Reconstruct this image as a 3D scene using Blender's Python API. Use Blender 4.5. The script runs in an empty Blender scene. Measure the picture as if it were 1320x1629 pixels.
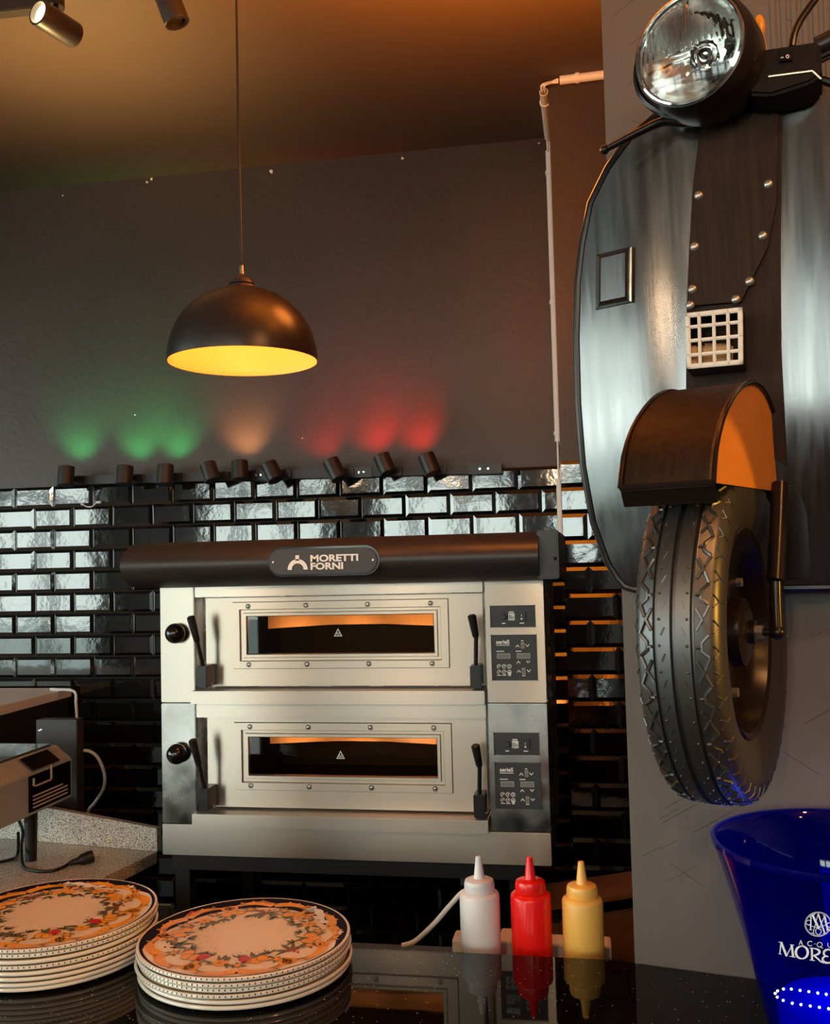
import bpy, bmesh, math, random
from mathutils import Vector, Matrix
random.seed(7)
PI = math.pi
sc = bpy.context.scene
COL = sc.collection
V = Vector

# ------------------------------------------------------------------ camera model
F_PX, YAW, PITCH, ROLL = 1554.33, 0.17754, 0.05009, -0.02488
CX, CY = 660.0, 814.5
CAM = V((0, 0, 1.54))
fwd = V((-math.sin(YAW)*math.cos(PITCH), math.cos(YAW)*math.cos(PITCH), math.sin(PITCH)))
r0 = V((math.cos(YAW), math.sin(YAW), 0)); u0 = r0.cross(fwd)
cr = math.cos(ROLL)*r0 + math.sin(ROLL)*u0
cu = -math.sin(ROLL)*r0 + math.cos(ROLL)*u0

def ray(x, y): return fwd + (x-CX)/F_PX*cr - (y-CY)/F_PX*cu
def U(x, y, X=None, Y=None, Z=None):
    d = ray(x, y)
    k = (X-CAM.x)/d.x if X is not None else (Y-CAM.y)/d.y if Y is not None else (Z-CAM.z)/d.z
    return CAM + k*d
def UP(x, y, o, n):
    d = ray(x, y); return CAM + d*((o-CAM).dot(n)/d.dot(n))

cam_d = bpy.data.cameras.new('camera'); cam = bpy.data.objects.new('camera', cam_d); COL.objects.link(cam)
cam_d.sensor_fit = 'HORIZONTAL'; cam_d.sensor_width = 36; cam_d.lens = 36*F_PX/1320
cam_d.clip_start = 0.02
m = Matrix((cr, cu, -fwd)).transposed().to_4x4(); m.translation = CAM
cam.matrix_world = m
sc.camera = cam

# ------------------------------------------------------------------ materials
def nodes_of(name):
    mt = bpy.data.materials.new(name); mt.use_nodes = True
    nt = mt.node_tree; return mt, nt, nt.nodes['Principled BSDF']
def setp(b, k, v):
    if k in b.inputs: b.inputs[k].default_value = v
def mat(name, col, rough=.5, metal=0, spec=.5, emit=None, estr=0, bump=0, bscale=60, stretch=None,
        cvar=0, cscale=8, rvar=0, coat=0, trans=0, ior=1.45, sss=0, aniso=0):
    mt, nt, b = nodes_of(name)
    N, L = nt.nodes, nt.links
    setp(b, 'Base Color', (*col, 1)); setp(b, 'Roughness', rough); setp(b, 'Metallic', metal)
    setp(b, 'Specular IOR Level', spec); setp(b, 'Coat Weight', coat); setp(b, 'IOR', ior)
    setp(b, 'Transmission Weight', trans)
    if sss: setp(b, 'Subsurface Weight', sss); setp(b, 'Subsurface Radius', (.02, .015, .01))
    if emit: setp(b, 'Emission Color', (*emit, 1)); setp(b, 'Emission Strength', estr)
    if aniso:
        setp(b, 'Anisotropic', aniso); cb = N.new('ShaderNodeCombineXYZ'); cb.inputs[1].default_value = .25; cb.inputs[2].default_value = 1
        L.new(cb.outputs[0], b.inputs['Tangent'])
    if bump or cvar or rvar:
        tc = N.new('ShaderNodeTexCoord'); mp = N.new('ShaderNodeMapping')
        L.new(tc.outputs['Object'], mp.inputs['Vector'])
        if stretch: mp.inputs['Scale'].default_value = stretch
    if bump or rvar:
        nz = N.new('ShaderNodeTexNoise'); nz.inputs['Scale'].default_value = bscale; nz.inputs['Detail'].default_value = 4
        L.new(mp.outputs[0], nz.inputs['Vector'])
    if bump:
        bp = N.new('ShaderNodeBump'); bp.inputs['Strength'].default_value = bump; bp.inputs['Distance'].default_value = .004
        L.new(nz.outputs['Fac'], bp.inputs['Height']); L.new(bp.outputs[0], b.inputs['Normal'])
    if rvar:
        mr = N.new('ShaderNodeMapRange'); mr.inputs[1].default_value = .3; mr.inputs[2].default_value = .7
        mr.inputs[3].default_value = max(0, rough-rvar); mr.inputs[4].default_value = rough+rvar
        L.new(nz.outputs['Fac'], mr.inputs[0]); L.new(mr.outputs[0], b.inputs['Roughness'])
    if cvar:
        n2 = N.new('ShaderNodeTexNoise'); n2.inputs['Scale'].default_value = cscale; n2.inputs['Detail'].default_value = 5
        L.new(mp.outputs[0], n2.inputs['Vector'])
        mx = N.new('ShaderNodeMix'); mx.data_type = 'RGBA'
        mx.inputs['A'].default_value = (*[c*(1-cvar) for c in col], 1); mx.inputs['B'].default_value = (*[min(1, c*(1+cvar)) for c in col], 1)
        L.new(n2.outputs['Fac'], mx.inputs['Factor']); L.new(mx.outputs['Result'], b.inputs['Base Color'])
    return mt

def speckle(name, base, spot, scale, thr, rough, bright=1, spec=.5, second=None, ior=1.45):
    mt, nt, b = nodes_of(name); N, L = nt.nodes, nt.links
    tc = N.new('ShaderNodeTexCoord'); vo = N.new('ShaderNodeTexVoronoi'); vo.inputs['Scale'].default_value = scale
    L.new(tc.outputs['Object'], vo.inputs['Vector'])
    rp = N.new('ShaderNodeValToRGB'); e = rp.color_ramp.elements
    e[0].position = thr; e[0].color = (*spot, 1); e[1].position = thr+.02; e[1].color = (*base, 1)
    L.new(vo.outputs['Distance'], rp.inputs[0])
    out = rp.outputs[0]
    if second:
        v2 = N.new('ShaderNodeTexNoise'); v2.inputs['Scale'].default_value = scale*1.1; v2.inputs['Detail'].default_value = 2
        L.new(tc.outputs['Object'], v2.inputs['Vector'])
        r2 = N.new('ShaderNodeValToRGB'); q = r2.color_ramp.elements
        q[0].position = .40; q[0].color = (*second, 1); q[1].position = .48; q[1].color = (1, 1, 1, 1)
        L.new(v2.outputs['Fac'], r2.inputs[0])
        mx = N.new('ShaderNodeMix'); mx.data_type = 'RGBA'; mx.blend_type = 'MULTIPLY'; mx.inputs['Factor'].default_value = 1
        L.new(out, mx.inputs['A']); L.new(r2.outputs[0], mx.inputs['B']); out = mx.outputs['Result']
    L.new(out, b.inputs['Base Color']); setp(b, 'Roughness', rough); setp(b, 'Specular IOR Level', spec); setp(b, 'IOR', ior)
    return mt

def clear(name, tint, gloss_rough=.03, ior=1.5, extra=None):
    """thin see-through pane: tinted transparency under a fresnel reflection"""
    mt = bpy.data.materials.new(name); mt.use_nodes = True
    nt = mt.node_tree; N, L = nt.nodes, nt.links
    for n in list(N): N.remove(n)
    o = N.new('ShaderNodeOutputMaterial'); t = N.new('ShaderNodeBsdfTransparent'); t.inputs[0].default_value = (*tint, 1)
    g = N.new('ShaderNodeBsdfGlossy'); g.inputs['Roughness'].default_value = gloss_rough
    fr = N.new('ShaderNodeFresnel'); fr.inputs['IOR'].default_value = ior
    mx = N.new('ShaderNodeMixShader'); base = t.outputs[0]
    if extra:
        col, w = extra
        tl = N.new('ShaderNodeBsdfTranslucent'); tl.inputs[0].default_value = (*col, 1)
        df = N.new('ShaderNodeBsdfDiffuse'); df.inputs[0].default_value = (*col, 1)
        a = N.new('ShaderNodeAddShader'); L.new(tl.outputs[0], a.inputs[0]); L.new(df.outputs[0], a.inputs[1])
        m2 = N.new('ShaderNodeMixShader'); m2.inputs[0].default_value = w
        L.new(base, m2.inputs[1]); L.new(tl.outputs[0], m2.inputs[2]); base = m2.outputs[0]
    ge = N.new('ShaderNodeNewGeometry'); inv = N.new('ShaderNodeMath'); inv.operation = 'SUBTRACT'; inv.inputs[0].default_value = 1
    mu = N.new('ShaderNodeMath'); mu.operation = 'MULTIPLY'
    L.new(ge.outputs['Backfacing'], inv.inputs[1]); L.new(fr.outputs[0], mu.inputs[0]); L.new(inv.outputs[0], mu.inputs[1])
    L.new(mu.outputs[0], mx.inputs[0]); L.new(base, mx.inputs[1]); L.new(g.outputs[0], mx.inputs[2])
    L.new(mx.outputs[0], o.inputs[0])
    return mt

M = {}
M['wall'] = mat('dark_wall_paint', (.046, .028, .019), .42, bump=.25, bscale=45, cvar=.25, cscale=3)
M['ceil'] = mat('dark_ceiling_paint', (.085, .055, .038), .55, bump=.15, bscale=30, cvar=.15, cscale=2)
M['column'] = mat('grey_column_coating', (.118, .088, .069), .5, bump=.5, bscale=26, stretch=(1, 1, .25), cvar=.22, cscale=9)
M['tile'] = mat('black_glazed_tile', (.006, .005, .005), .07, spec=.75, bump=.10, bscale=24, ior=1.6)
M['grout'] = mat('dark_grout', (.02, .018, .017), .8)
M['floor'] = mat('dark_floor', (.025, .02, .018), .6)
M['steel'] = mat('brushed_steel', (.50, .43, .36), .30, 1, bump=.010, bscale=500, stretch=(.03, 1, 1), aniso=.9)
M['steel_door'] = mat('brushed_steel_door', (.52, .445, .365), .32, 1, bump=.010, bscale=500, stretch=(.03, 1, 1), aniso=.9)
M['steel_soft'] = mat('satin_steel', (.80, .75, .67), .55, .85)
M['steel_dull'] = mat('smudged_steel', (.42, .39, .36), .27, 1, bump=.02, bscale=14, rvar=.10, cvar=.35, cscale=12)
M['chrome'] = mat('chrome', (.85, .83, .8), .08, 1)
M['black_matte'] = mat('matte_black_enamel', (.028, .022, .020), .42, spec=.5, rvar=.06, bscale=9)
M['black_plastic'] = mat('black_plastic', (.012, .010, .010), .35)
M['black_gloss'] = mat('gloss_black', (.008, .006, .006), .12, spec=.6)
M['panel_grey'] = mat('charcoal_panel', (.035, .032, .031), .5)
M['white_print'] = mat('white_print', (.82, .78, .72), .5)
M['grey_print'] = mat('grey_display', (.30, .28, .25), .4)
M['dark_print'] = mat('dark_segment', (.10, .095, .09), .5)
M['white_plastic'] = mat('white_plastic', (.78, .72, .66), .4)
M['grey_void'] = mat('oven_dark_interior', (.012, .008, .007), .7)
M['refract'] = mat('tan_refractory_stone', (.62, .36, .16), .75, bump=.2, bscale=120, cvar=.12, cscale=60)
M['shade_out'] = mat('black_lamp_enamel', (.020, .015, .013), .33, spec=.6)
M['shade_in'] = mat('gold_lamp_lining', (.95, .48, .15), .45)
M['scooter'] = mat('black_scooter_paint', (.014, .010, .009), .19, spec=1.0, ior=1.68, bump=.05, bscale=34, stretch=(2.2, 2.2, .07), rvar=.05)
M['scooter_matte'] = mat('black_streaky_scooter_paint', (.022, .010, .005), .5, spec=.12, bump=.2, bscale=40, stretch=(2.5, 2.5, .08), cvar=.8, cscale=55)
M['scooter_dark'] = mat('black_scooter_paint_gloss', (.010, .006, .005), .28, spec=.35, bump=.06, bscale=40)
M['tyre'] = mat('black_tyre_paint', (.018, .015, .013), .40, spec=1.0, ior=1.6)
M['rivet'] = mat('worn_rivet', (.40, .36, .30), .35, .8)
M['grille'] = mat('cream_grille', (.66, .60, .52), .4)
M['amber'] = mat('amber_plastic', (.75, .30, .03), .25)
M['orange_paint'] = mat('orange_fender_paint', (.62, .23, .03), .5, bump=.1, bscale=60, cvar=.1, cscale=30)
M['reflector'] = mat('headlight_reflector', (.97, .97, .92), .22, .92)
M['granite'] = speckle('grey_speckled_granite', (.74, .67, .57), (.20, .17, .14), 260, .34, .4, second=(.35, .32, .3))
M['counter'] = speckle('black_sparkle_quartz', (.004, .003, .003), (.75, .68, .6), 95, .065, .03, spec=.5, ior=1.27)
M['porcelain'] = mat('cream_porcelain', (.80, .73, .62), .18, spec=.6, coat=.3)
M['plate_top'] = mat('cream_plate_glaze', (.84, .64, .42), .25, bump=.02, bscale=200, cvar=.06, cscale=60, coat=.2)
M['navy'] = mat('navy_glaze', (.012, .008, .014), .5, spec=.04)
M['orange'] = mat('orange_glaze', (.88, .34, .025), .3, cvar=.2, cscale=80)
M['ochre'] = mat('ochre_glaze', (.42, .17, .02), .3, cvar=.2, cscale=80)
M['olive'] = mat('olive_glaze', (.11, .085, .02), .3, cvar=.3, cscale=80)
M['red'] = mat('red_glaze', (.55, .02, .02), .3)
M['creamflower'] = mat('pale_flower_glaze', (.85, .80, .66), .3)
M['teal'] = mat('teal_glaze', (.25, .40, .40), .3)
M['bot_white'] = mat('frosted_clear_plastic', (.78, .72, .70), .28, sss=.3, spec=.5)
M['bot_red'] = mat('red_squeeze_plastic', (.90, .012, .008), .25, sss=.2)
M['bot_yellow'] = mat('yellow_squeeze_plastic', (.95, .50, .10), .3, sss=.2)
M['wood'] = mat('brown_wood', (.30, .11, .03), .45, bump=.1, bscale=20, stretch=(.2, 1, 4), cvar=.3, cscale=6)
M['glass'] = clear('oven_glass', (.80, .66, .52), .02)
M['lens_glass'] = clear('headlight_glass', (.93, .96, .95), .03, 1.5)
M['blue'] = clear('blue_acrylic', (.025, .050, .84), .02, 1.55, ((.01, .03, .8), .05))
M['blue_rim'] = clear('blue_acrylic_rim', (.35, .45, .95), .04, 1.6, ((.3, .4, 1), .15))
M['fridge_black'] = mat('black_cabinet_laminate', (.012, .010, .010), .5)
M['fridge_top'] = mat('white_cabinet_top', (.88, .85, .78), .4)
M['cable_white'] = mat('white_cable', (.75, .72, .68), .4)
M['cable_black'] = mat('black_rubber', (.01, .008, .008), .45)
M['red_plastic'] = mat('red_connector', (.5, .01, .01), .4)
M['chip'] = mat('bare_plaster', (.75, .68, .58), .8)
M['paper'] = mat('white_paper', (.72, .68, .62), .7)
M['teal_glass'] = mat('grey_glass_plate', (.10, .13, .13), .05, spec=.8)
M['pave'] = mat('street_paving', (.30, .34, .33), .8, cvar=.3, cscale=1.5)
def emis(name, col, s):
    return mat(name, (.02, .02, .02), .5, emit=col, estr=s)
M['led'] = emis('led_white', (.75, .9, 1), 5)
M['lit_warm'] = emis('lit_warm_lens', (1, .72, .38), 14)
M['lit_green'] = emis('lit_green_lens', (.3, 1, .55), 5)
M['lit_red'] = emis('lit_red_lens', (1, .05, .02), 5)
M['bulb'] = emis('lamp_bulb', (1, .6, .25), 10)

# ------------------------------------------------------------------ mesh helper
def mw(o):
    mm = o.matrix_basis.copy()
    while o.parent:
        o = o.parent; mm = o.matrix_basis @ mm
    return mm

class MB:
    def __init__(s): s.bm = bmesh.new()
    def _merge(s, b, mi=0, mtx=None):
        if mtx is not None: bmesh.ops.transform(b, matrix=mtx, verts=b.verts)
        mp = {}
        for v in b.verts: mp[v] = s.bm.verts.new(v.co)
        for f in b.faces:
            try: nf = s.bm.faces.new([mp[v] for v in f.verts])
            except ValueError: continue
            nf.material_index = mi if mi is not None else f.material_index; nf.smooth = True
        b.free()
    def box(s, lo, hi, bev=0, seg=2, mi=0, mtx=None):
        b = bmesh.new(); bmesh.ops.create_cube(b, size=1)
        lo, hi = V(lo), V(hi); d = hi-lo; c = (hi+lo)/2
        for v in b.verts: v.co = V((v.co.x*d.x, v.co.y*d.y, v.co.z*d.z))+c
        if bev: bmesh.ops.bevel(b, geom=list(b.edges), offset=bev, segments=seg, affect='EDGES', clamp_overlap=True)
        s._merge(b, mi, mtx); return s
    def prism(s, pts, vec, bev=0, seg=2, mi=0):
        """closed 3-D polygon pts swept by vec"""
        b = bmesh.new(); vec = V(vec)
        a = [b.verts.new(V(p)) for p in pts]; c = [b.verts.new(V(p)+vec) for p in pts]
        n = len(pts)
        b.faces.new(a); b.faces.new(c[::-1])
        for i in range(n):
            b.faces.new((a[i], c[i], c[(i+1) % n], a[(i+1) % n]))
        bmesh.ops.recalc_face_normals(b, faces=b.faces)
        if bev: bmesh.ops.bevel(b, geom=list(b.edges), offset=bev, segments=seg, affect='EDGES', clamp_overlap=True)
        s._merge(b, mi); return s
    def lathe(s, prof, n=48, mtx=None, mi=0, mis=None, closed=False):
        b = bmesh.new(); rings = []
        for r, z in prof:
            if r < 1e-6: rings.append([b.verts.new((0, 0, z))])
            else: rings.append([b.verts.new((r*math.cos(2*PI*i/n), r*math.sin(2*PI*i/n), z)) for i in range(n)])
        k = len(rings)
        for j in range(k if closed else k-1):
            A, B = rings[j], rings[(j+1) % k]; q = mis[j] if mis else mi
            for i in range(n):
                i2 = (i+1) % n
                if len(A) == 1 and len(B) == 1: continue
                if len(A) == 1: f = b.faces.new((A[0], B[i2], B[i]))
                elif len(B) == 1: f = b.faces.new((A[i], A[i2], B[0]))
                else: f = b.faces.new((A[i], A[i2], B[i2], B[i]))
                f.material_index = q
        s._merge(b, None, mtx); return s
    def cyl(s, p0, p1, r, r1=None, n=24, mi=0, bev=0):
        p0, p1 = V(p0), V(p1); d = p1-p0; L = d.length; r1 = r if r1 is None else r1
        q = d.normalized().to_track_quat('Z', 'Y').to_matrix().to_4x4(); q.translation = p0
        if bev: prof = [(0, 0), (r-bev, 0), (r, bev), (r1, L-bev), (r1-bev, L), (0, L)]
        else: prof = [(0, 0), (r, 0), (r1, L), (0, L)]
        return s.lathe(prof, n, q, mi)
    def sphere(s, c, r, n=24, mi=0, sc3=(1, 1, 1), mtx=None):
        prof = [(r*math.sin(PI*i/(n//2)), -r*math.cos(PI*i/(n//2))) for i in range(n//2+1)]
        mm = Matrix.Translation(V(c)) @ (mtx or Matrix.Identity(4)) @ Matrix.Diagonal((*sc3, 1))
        return s.lathe(prof, n, mm, mi)
    def tube(s, pts, r, n=8, mi=0, closed=False, cap=True, smooth=0):
        pts = [V(p) for p in pts]
        if smooth:
            out = []; P = [pts[0]]+pts+[pts[-1]]
            for i in range(1, len(P)-2):
                a, b_, c, d = P[i-1:i+3]
                for t in range(smooth):
                    t /= smooth
                    out.append(.5*((2*b_)+(c-a)*t+(2*a-5*b_+4*c-d)*t*t+(3*b_-a-3*c+d)*t**3))
            out.append(pts[-1]); pts = out
        b = bmesh.new(); rings = []; k = len(pts); up = None
        for i, p in enumerate(pts):
            if closed: t = pts[(i+1) % k]-pts[i-1]
            else: t = pts[min(i+1, k-1)]-pts[max(i-1, 0)]
            t.normalize()
            if up is None: up = t.orthogonal().normalized()
            up = (up-t*up.dot(t)).normalized(); w = t.cross(up)
            rr = r(i/(k-1)) if callable(r) else r
            rings.append([b.verts.new(p+(math.cos(2*PI*j/n)*up+math.sin(2*PI*j/n)*w)*rr) for j in range(n)])
        for i in range(k if closed else k-1):
            A, B = rings[i], rings[(i+1) % k]
            for j in range(n): b.faces.new((A[j], A[(j+1) % n], B[(j+1) % n], B[j]))
        if cap and not closed:
            b.faces.new(rings[0][::-1]); b.faces.new(rings[-1])
        s._merge(b, mi); return s
    def grid(s, fn, nu, nv, mi=0, flip=False):
        g = [[s.bm.verts.new(fn(i/nu, j/nv)) for i in range(nu+1)] for j in range(nv+1)]
        for j in range(nv):
            for i in range(nu):
                q = (g[j][i], g[j][i+1], g[j+1][i+1], g[j+1][i])
                f = s.bm.faces.new(q[::-1] if flip else q); f.material_index = mi; f.smooth = True
        return s
    def poly(s, pts, mi=0):
        f = s.bm.faces.new([s.bm.verts.new(V(p)) for p in pts]); f.material_index = mi; return s
    def build(s, name, mats, parent=None, world=True, angle=35, recalc=False):
        if recalc: bmesh.ops.recalc_face_normals(s.bm, faces=s.bm.faces)
        if parent is not None and world:
            bmesh.ops.transform(s.bm, matrix=mw(parent).inverted(), verts=s.bm.verts)
        me = bpy.data.meshes.new(name); s.bm.to_mesh(me); s.bm.free()
        for f in me.polygons: f.use_smooth = True
        me.set_sharp_from_angle(angle=math.radians(angle))
        if not isinstance(mats, (list, tuple)): mats = [mats]
        for q in mats: me.materials.append(M[q])
        o = bpy.data.objects.new(name, me); COL.objects.link(o)
        if parent is not None: o.parent = parent
        return o

def tag(o, label=None, cat=None, group=None, kind=None):
    if label: o['label'] = label
    if cat: o['category'] = cat
    if group: o['group'] = group
    if kind: o['kind'] = kind
    return o
def thing(name, loc, label, cat, group=None, rz=0):
    o = bpy.data.objects.new(name, None); COL.objects.link(o); o.location = loc; o.rotation_euler = (0, 0, rz)
    o.empty_display_size = .05
    return tag(o, label, cat, group)
def copy_tree(o, parent=None):
    c = o.copy(); COL.objects.link(c)
    if parent is not None: c.parent = parent
    for ch in [x for x in COL.objects if x.parent == o]: copy_tree(ch, c)
    return c
def solo(o, loc):
    """give a one-mesh thing its origin at loc"""
    loc = V(loc); o.data.transform(Matrix.Translation(-loc)); o.location = loc; return o

def text_polys(body, size, bold=0.0, spacing=1.0):
    cu_ = bpy.data.curves.new('lettering_source', 'FONT'); cu_.body = body; cu_.size = size; cu_.offset = bold
    cu_.space_character = spacing; cu_.resolution_u = 3
    ob = bpy.data.objects.new('lettering_source', cu_); COL.objects.link(ob)
    bpy.context.view_layer.update()
    ev = ob.evaluated_get(bpy.context.evaluated_depsgraph_get()); me = ev.to_mesh()
    vs = [v.co.copy() for v in me.vertices]; fs = [tuple(p.vertices) for p in me.polygons]
    ev.to_mesh_clear(); bpy.data.objects.remove(ob); bpy.data.curves.remove(cu_)
    return vs, fs
def add_text(mb, body, size, place, bold=0, spacing=1.0, mi=0, width=None):
    """place(x, y) -> 3-D point; width: fit the lettering to this width"""
    vs, fs = text_polys(body, size, bold, spacing)
    x0 = min(v.x for v in vs); x1 = max(v.x for v in vs)
    k = width/(x1-x0) if width else 1
    bv = [mb.bm.verts.new(place((v.x-x0)*k, v.y)) for v in vs]
    for f in fs:
        try: q = mb.bm.faces.new([bv[i] for i in f]); q.material_index = mi
        except ValueError: pass

# ------------------------------------------------------------------ room shell
WY, PY, CZ_, CT = 3.25, 2.85, 2.95, .95          # wall plane, pier plane, ceiling height, counter height
XL, XR, YB = -5.2, 3.2, -3.6
def struct(o): o['kind'] = 'structure'; return o

struct(MB().box((XL-.1, YB-.1, -.1), (XR+.1, WY+.1, 0)).build('floor', 'floor'))
struct(MB().box((XL-.1, YB-.1, CZ_), (XR+.1, WY+.1, CZ_+.1)).build('ceiling', 'ceil'))
wall_back = struct(MB().box((XL, WY, 0), (-.08, WY+.1, CZ_)).build('wall_back', 'wall'))
wall_pier = struct(MB().box((-.08, PY, 0), (1.3, WY+.1, CZ_)).build('wall_pier', 'wall'))
struct(MB().box((XR, YB, 0), (XR+.1, WY, CZ_)).build('wall_right', 'wall'))
struct(MB().box((1.3, WY, 0), (XR, WY+.1, CZ_)).build('wall_corner', 'wall'))
# rear wall with shop windows, left wall with a tall window
def wall_with_openings(name, axis, pos, lo, hi, ops, parent_mat='wall'):
    mb = MB(); t = .12
    def bx(a0, a1, z0, z1):
        if a1-a0 < 1e-4 or z1-z0 < 1e-4: return
        if axis == 'x': mb.box((a0, pos-t, z0), (a1, pos, z1))
        else: mb.box((pos-t, a0, z0), (pos, a1, z1))
    a = lo
    for (o0, o1, z0, z1) in ops:
        bx(a, o0, 0, CZ_); bx(o0, o1, 0, z0); bx(o0, o1, z1, CZ_); a = o1
    bx(a, hi, 0, CZ_)
    return struct(mb.build(name, parent_mat))
R_OPS = [(-4.3, -2.75, .25, 2.62), (-2.35, -.75, 1.50, 2.62), (-.45, 1.35, 1.50, 2.62)]
L_OPS = [(-3.3, 1.5, .25, 2.70)]
wall_with_openings('wall_rear', 'x', YB, XL, XR, R_OPS)
wall_with_openings('wall_left', 'y', XL, YB, WY, L_OPS)
k = 1
def win(axis, pos, a0, a1, z0, z1, nv, zbar):
    global k
    mb = MB(); w = .10
    def bx(p, q, r, s_):
        if axis == 'x': mb.box((p, pos-.09, r), (q, pos-.03, s_))
        else: mb.box((pos-.09, p, r), (pos-.03, q, s_))
    for i in range(nv+1):
        c = a0+(a1-a0)*i/nv; c = min(max(c, a0+w/2), a1-w/2); bx(c-w/2, c+w/2, z0, z1)
    bx(a0, a1, z0, z0+w); bx(a0, a1, z1-w, z1); bx(a0, a1, zbar-w/2, zbar+w/2)
    struct(mb.build('window_%d' % k, 'black_plastic')); k += 1
for o in R_OPS: win('x', YB, *o, 3, 2.3)
for o in L_OPS: win('y', XL, *o, 5, 2.25)
struct(MB().box((-22, -24, -.16), (12, YB-.3, -.11)).box((-22, YB-.3, -.16), (XL-.3, 9, -.11)).build('street_paving', 'pave'))

# bevelled metro tiles
def tiles(mb, Y, x0, x1, ztop, zbot, off, W=.1524, H=.0765):
    g = .0012; bev = .0105; h = .0055; r = 0; z = ztop
    rnd = random.Random(3)
    while z > zbot:
        xs = x0-W+((off+(r % 2)*W/2) % W)
        while xs < x1:
            a, b_ = max(xs+g, x0), min(xs+W-g, x1)
            if b_-a > .012:
                t1, t2 = z-g, z-H+g
                bl = bev if a > x0+1e-5 else .001; br = bev if b_ < x1-1e-5 else .001
                tx, tz = rnd.uniform(-.007, .007), rnd.uniform(-.006, .006)
                def P(x, zz, d): return V((x, Y-d-(x-(a+b_)/2)*tx-(zz-(t1+t2)/2)*tz, zz))
                o = [P(a, t2, .0035), P(b_, t2, .0035), P(b_, t1, .0035), P(a, t1, .0035)]
                i_ = [P(a+bl, t2+bev, .0035+h), P(b_-br, t2+bev, .0035+h), P(b_-br, t1-bev, .0035+h), P(a+bl, t1-bev, .0035+h)]
                base = [V((p.x, Y, p.z)) for p in o]
                vo = [mb.bm.verts.new(p) for p in o]; vi = [mb.bm.verts.new(p) for p in i_]; vb = [mb.bm.verts.new(p) for p in base]
                mb.bm.faces.new(vi)
                for j in range(4):
                    j2 = (j+1) % 4
                    mb.bm.faces.new((vo[j], vo[j2], vi[j2], vi[j])); mb.bm.faces.new((vb[j], vb[j2], vo[j2], vo[j]))
            xs += W
        z -= H; r += 1
ZT, ZTP = 1.842, 1.818
mb = MB(); tiles(mb, WY-.004, -2.9, -.081, ZT, .2, .5*.1524)
tag(mb.build('tiling', 'tile', wall_back, angle=5), 'glossy black bevelled brick tiles')
mb = MB().box((-2.9, WY-.004, .2), (-.081, WY+.01, ZT)); mb.build('grout_bed', 'grout', wall_back)
mb = MB(); tiles(mb, PY-.004, -.08, .75, ZTP, .2, .07)
tag(mb.build('tiling', 'tile', wall_pier, angle=5), 'glossy black bevelled brick tiles')
MB().box((-.08, PY-.004, .2), (.75, PY+.01, ZTP)).build('grout_bed', 'grout', wall_pier)
# bare plaster chips on the dark paint
mb = MB()
def chip(p, n, s):
    t = n.orthogonal().normalized(); w = n.cross(t)
    mb.prism([p+(t*math.cos(a)+w*math.sin(a))*s*random.uniform(.5, 1.2) for a in [i*PI/3 for i in range(6)]], n*.002)
for x, y, s in ((234, 290, .006), (241, 285, .008), (432, 273, .008), (640, 252, .006), (857, 228, .004), (100, 311, .004), (237, 277, .004), (481, 697, .003), (215, 660, .003)):
    chip(U(x, y, Y=WY), V((0, -1, 0)), s)
mb.build('paint_chips', 'chip', wall_back)

# column that carries the scooter
BETA = math.radians(-12.3)
CO = V((.042, 1.481, 0)); CE = V((math.cos(BETA), math.sin(BETA), 0)); CN = V((math.sin(BETA), -math.cos(BETA), 0))
def UC(x, y, off): return UP(x, y, CO+CN*off, CN)
def LC(p): d = p-CO; return d.dot(CE), d.dot(CN), p.z
def WC(u, n, z): return CO+CE*u+CN*n+V((0, 0, z))
wall_column = struct(MB().prism([WC(0, 0, 0), WC(1.5, 0, 0), WC(1.5, -.28, 0), WC(0, -.28, 0)], (0, 0, CZ_)).build('wall_column', 'column'))
mb = MB()
for i in range(26):
    u = .24+i*.014; mb.box((0, 0, 0), (1, 1, 1), mtx=Matrix.Translation(WC(u, -.001, 2.16)) @ Matrix.Rotation(BETA, 4, 'Z') @ Matrix.Diagonal((.006, .001, .78, 1)) @ Matrix.Translation((0, -3, 0)))
mb.build('ribbing', 'column', wall_column)
mb = MB()
for i in range(150):
    u, z = random.uniform(.01, .5), random.uniform(1.0, 2.7); L = random.uniform(.02, .07); s = random.choice((1, 1, 1, -1))
    p = WC(u, .0003, z); d = (CE+V((0, 0, .62*s))).normalized()
    mb.tube([p, p+d*L], .00028, 4)
mb.build('scratches', 'wall', wall_column)

# ------------------------------------------------------------------ bar counter and lower shelf
def cpl(x, off): return CO.y+(x-CO.x)*math.tan(BETA)-off
top = MB().prism([(-1.6, .55, CT), (1.0, .55, CT), (1.0, cpl(1.0, .002), CT), (CO.x, CO.y-.002, CT), (CO.x-.02, 1.488, CT), (-1.6, 1.50, CT)], (0, 0, -.04), .002)
bc = thing('bar_counter', (-.2, 1.0, 0), 'black sparkling stone bar counter holding the plates and blue bucket', 'counter')
top.build('countertop', 'counter', bc)
MB().prism([(-1.5, .75, 0), (.9, .75, 0), (.9, cpl(.9, .03), 0), (CO.x, CO.y-.03, 0), (-1.5, 1.46, 0)], (0, 0, CT-.04)).build('counter_base', 'fridge_black', bc)
SH = .875
sh = MB().box((-.62, 1.495, SH-.03), (.02, 1.70, SH), .002)
for x in (-.58, -.02):
    sh.box((x-.02, 1.53, 0), (x+.02, 1.57, SH-.03)); sh.box((x-.02, 1.64, 0), (x+.02, 1.68, SH-.03))
tag(solo(sh.build('lower_shelf', 'fridge_black'), (-.3, 1.6, 0)), 'low black shelf behind the bar counter carrying the squeeze bottles', 'shelf')
a = U(722, 1499, Z=SH); b = U(972, 1506, Z=SH)
tz = U(850, 1501, Y=1.645).z
tl_, tr_ = U(719, 1500, Y=1.645).x, U(972, 1508, Y=1.645).x
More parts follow.
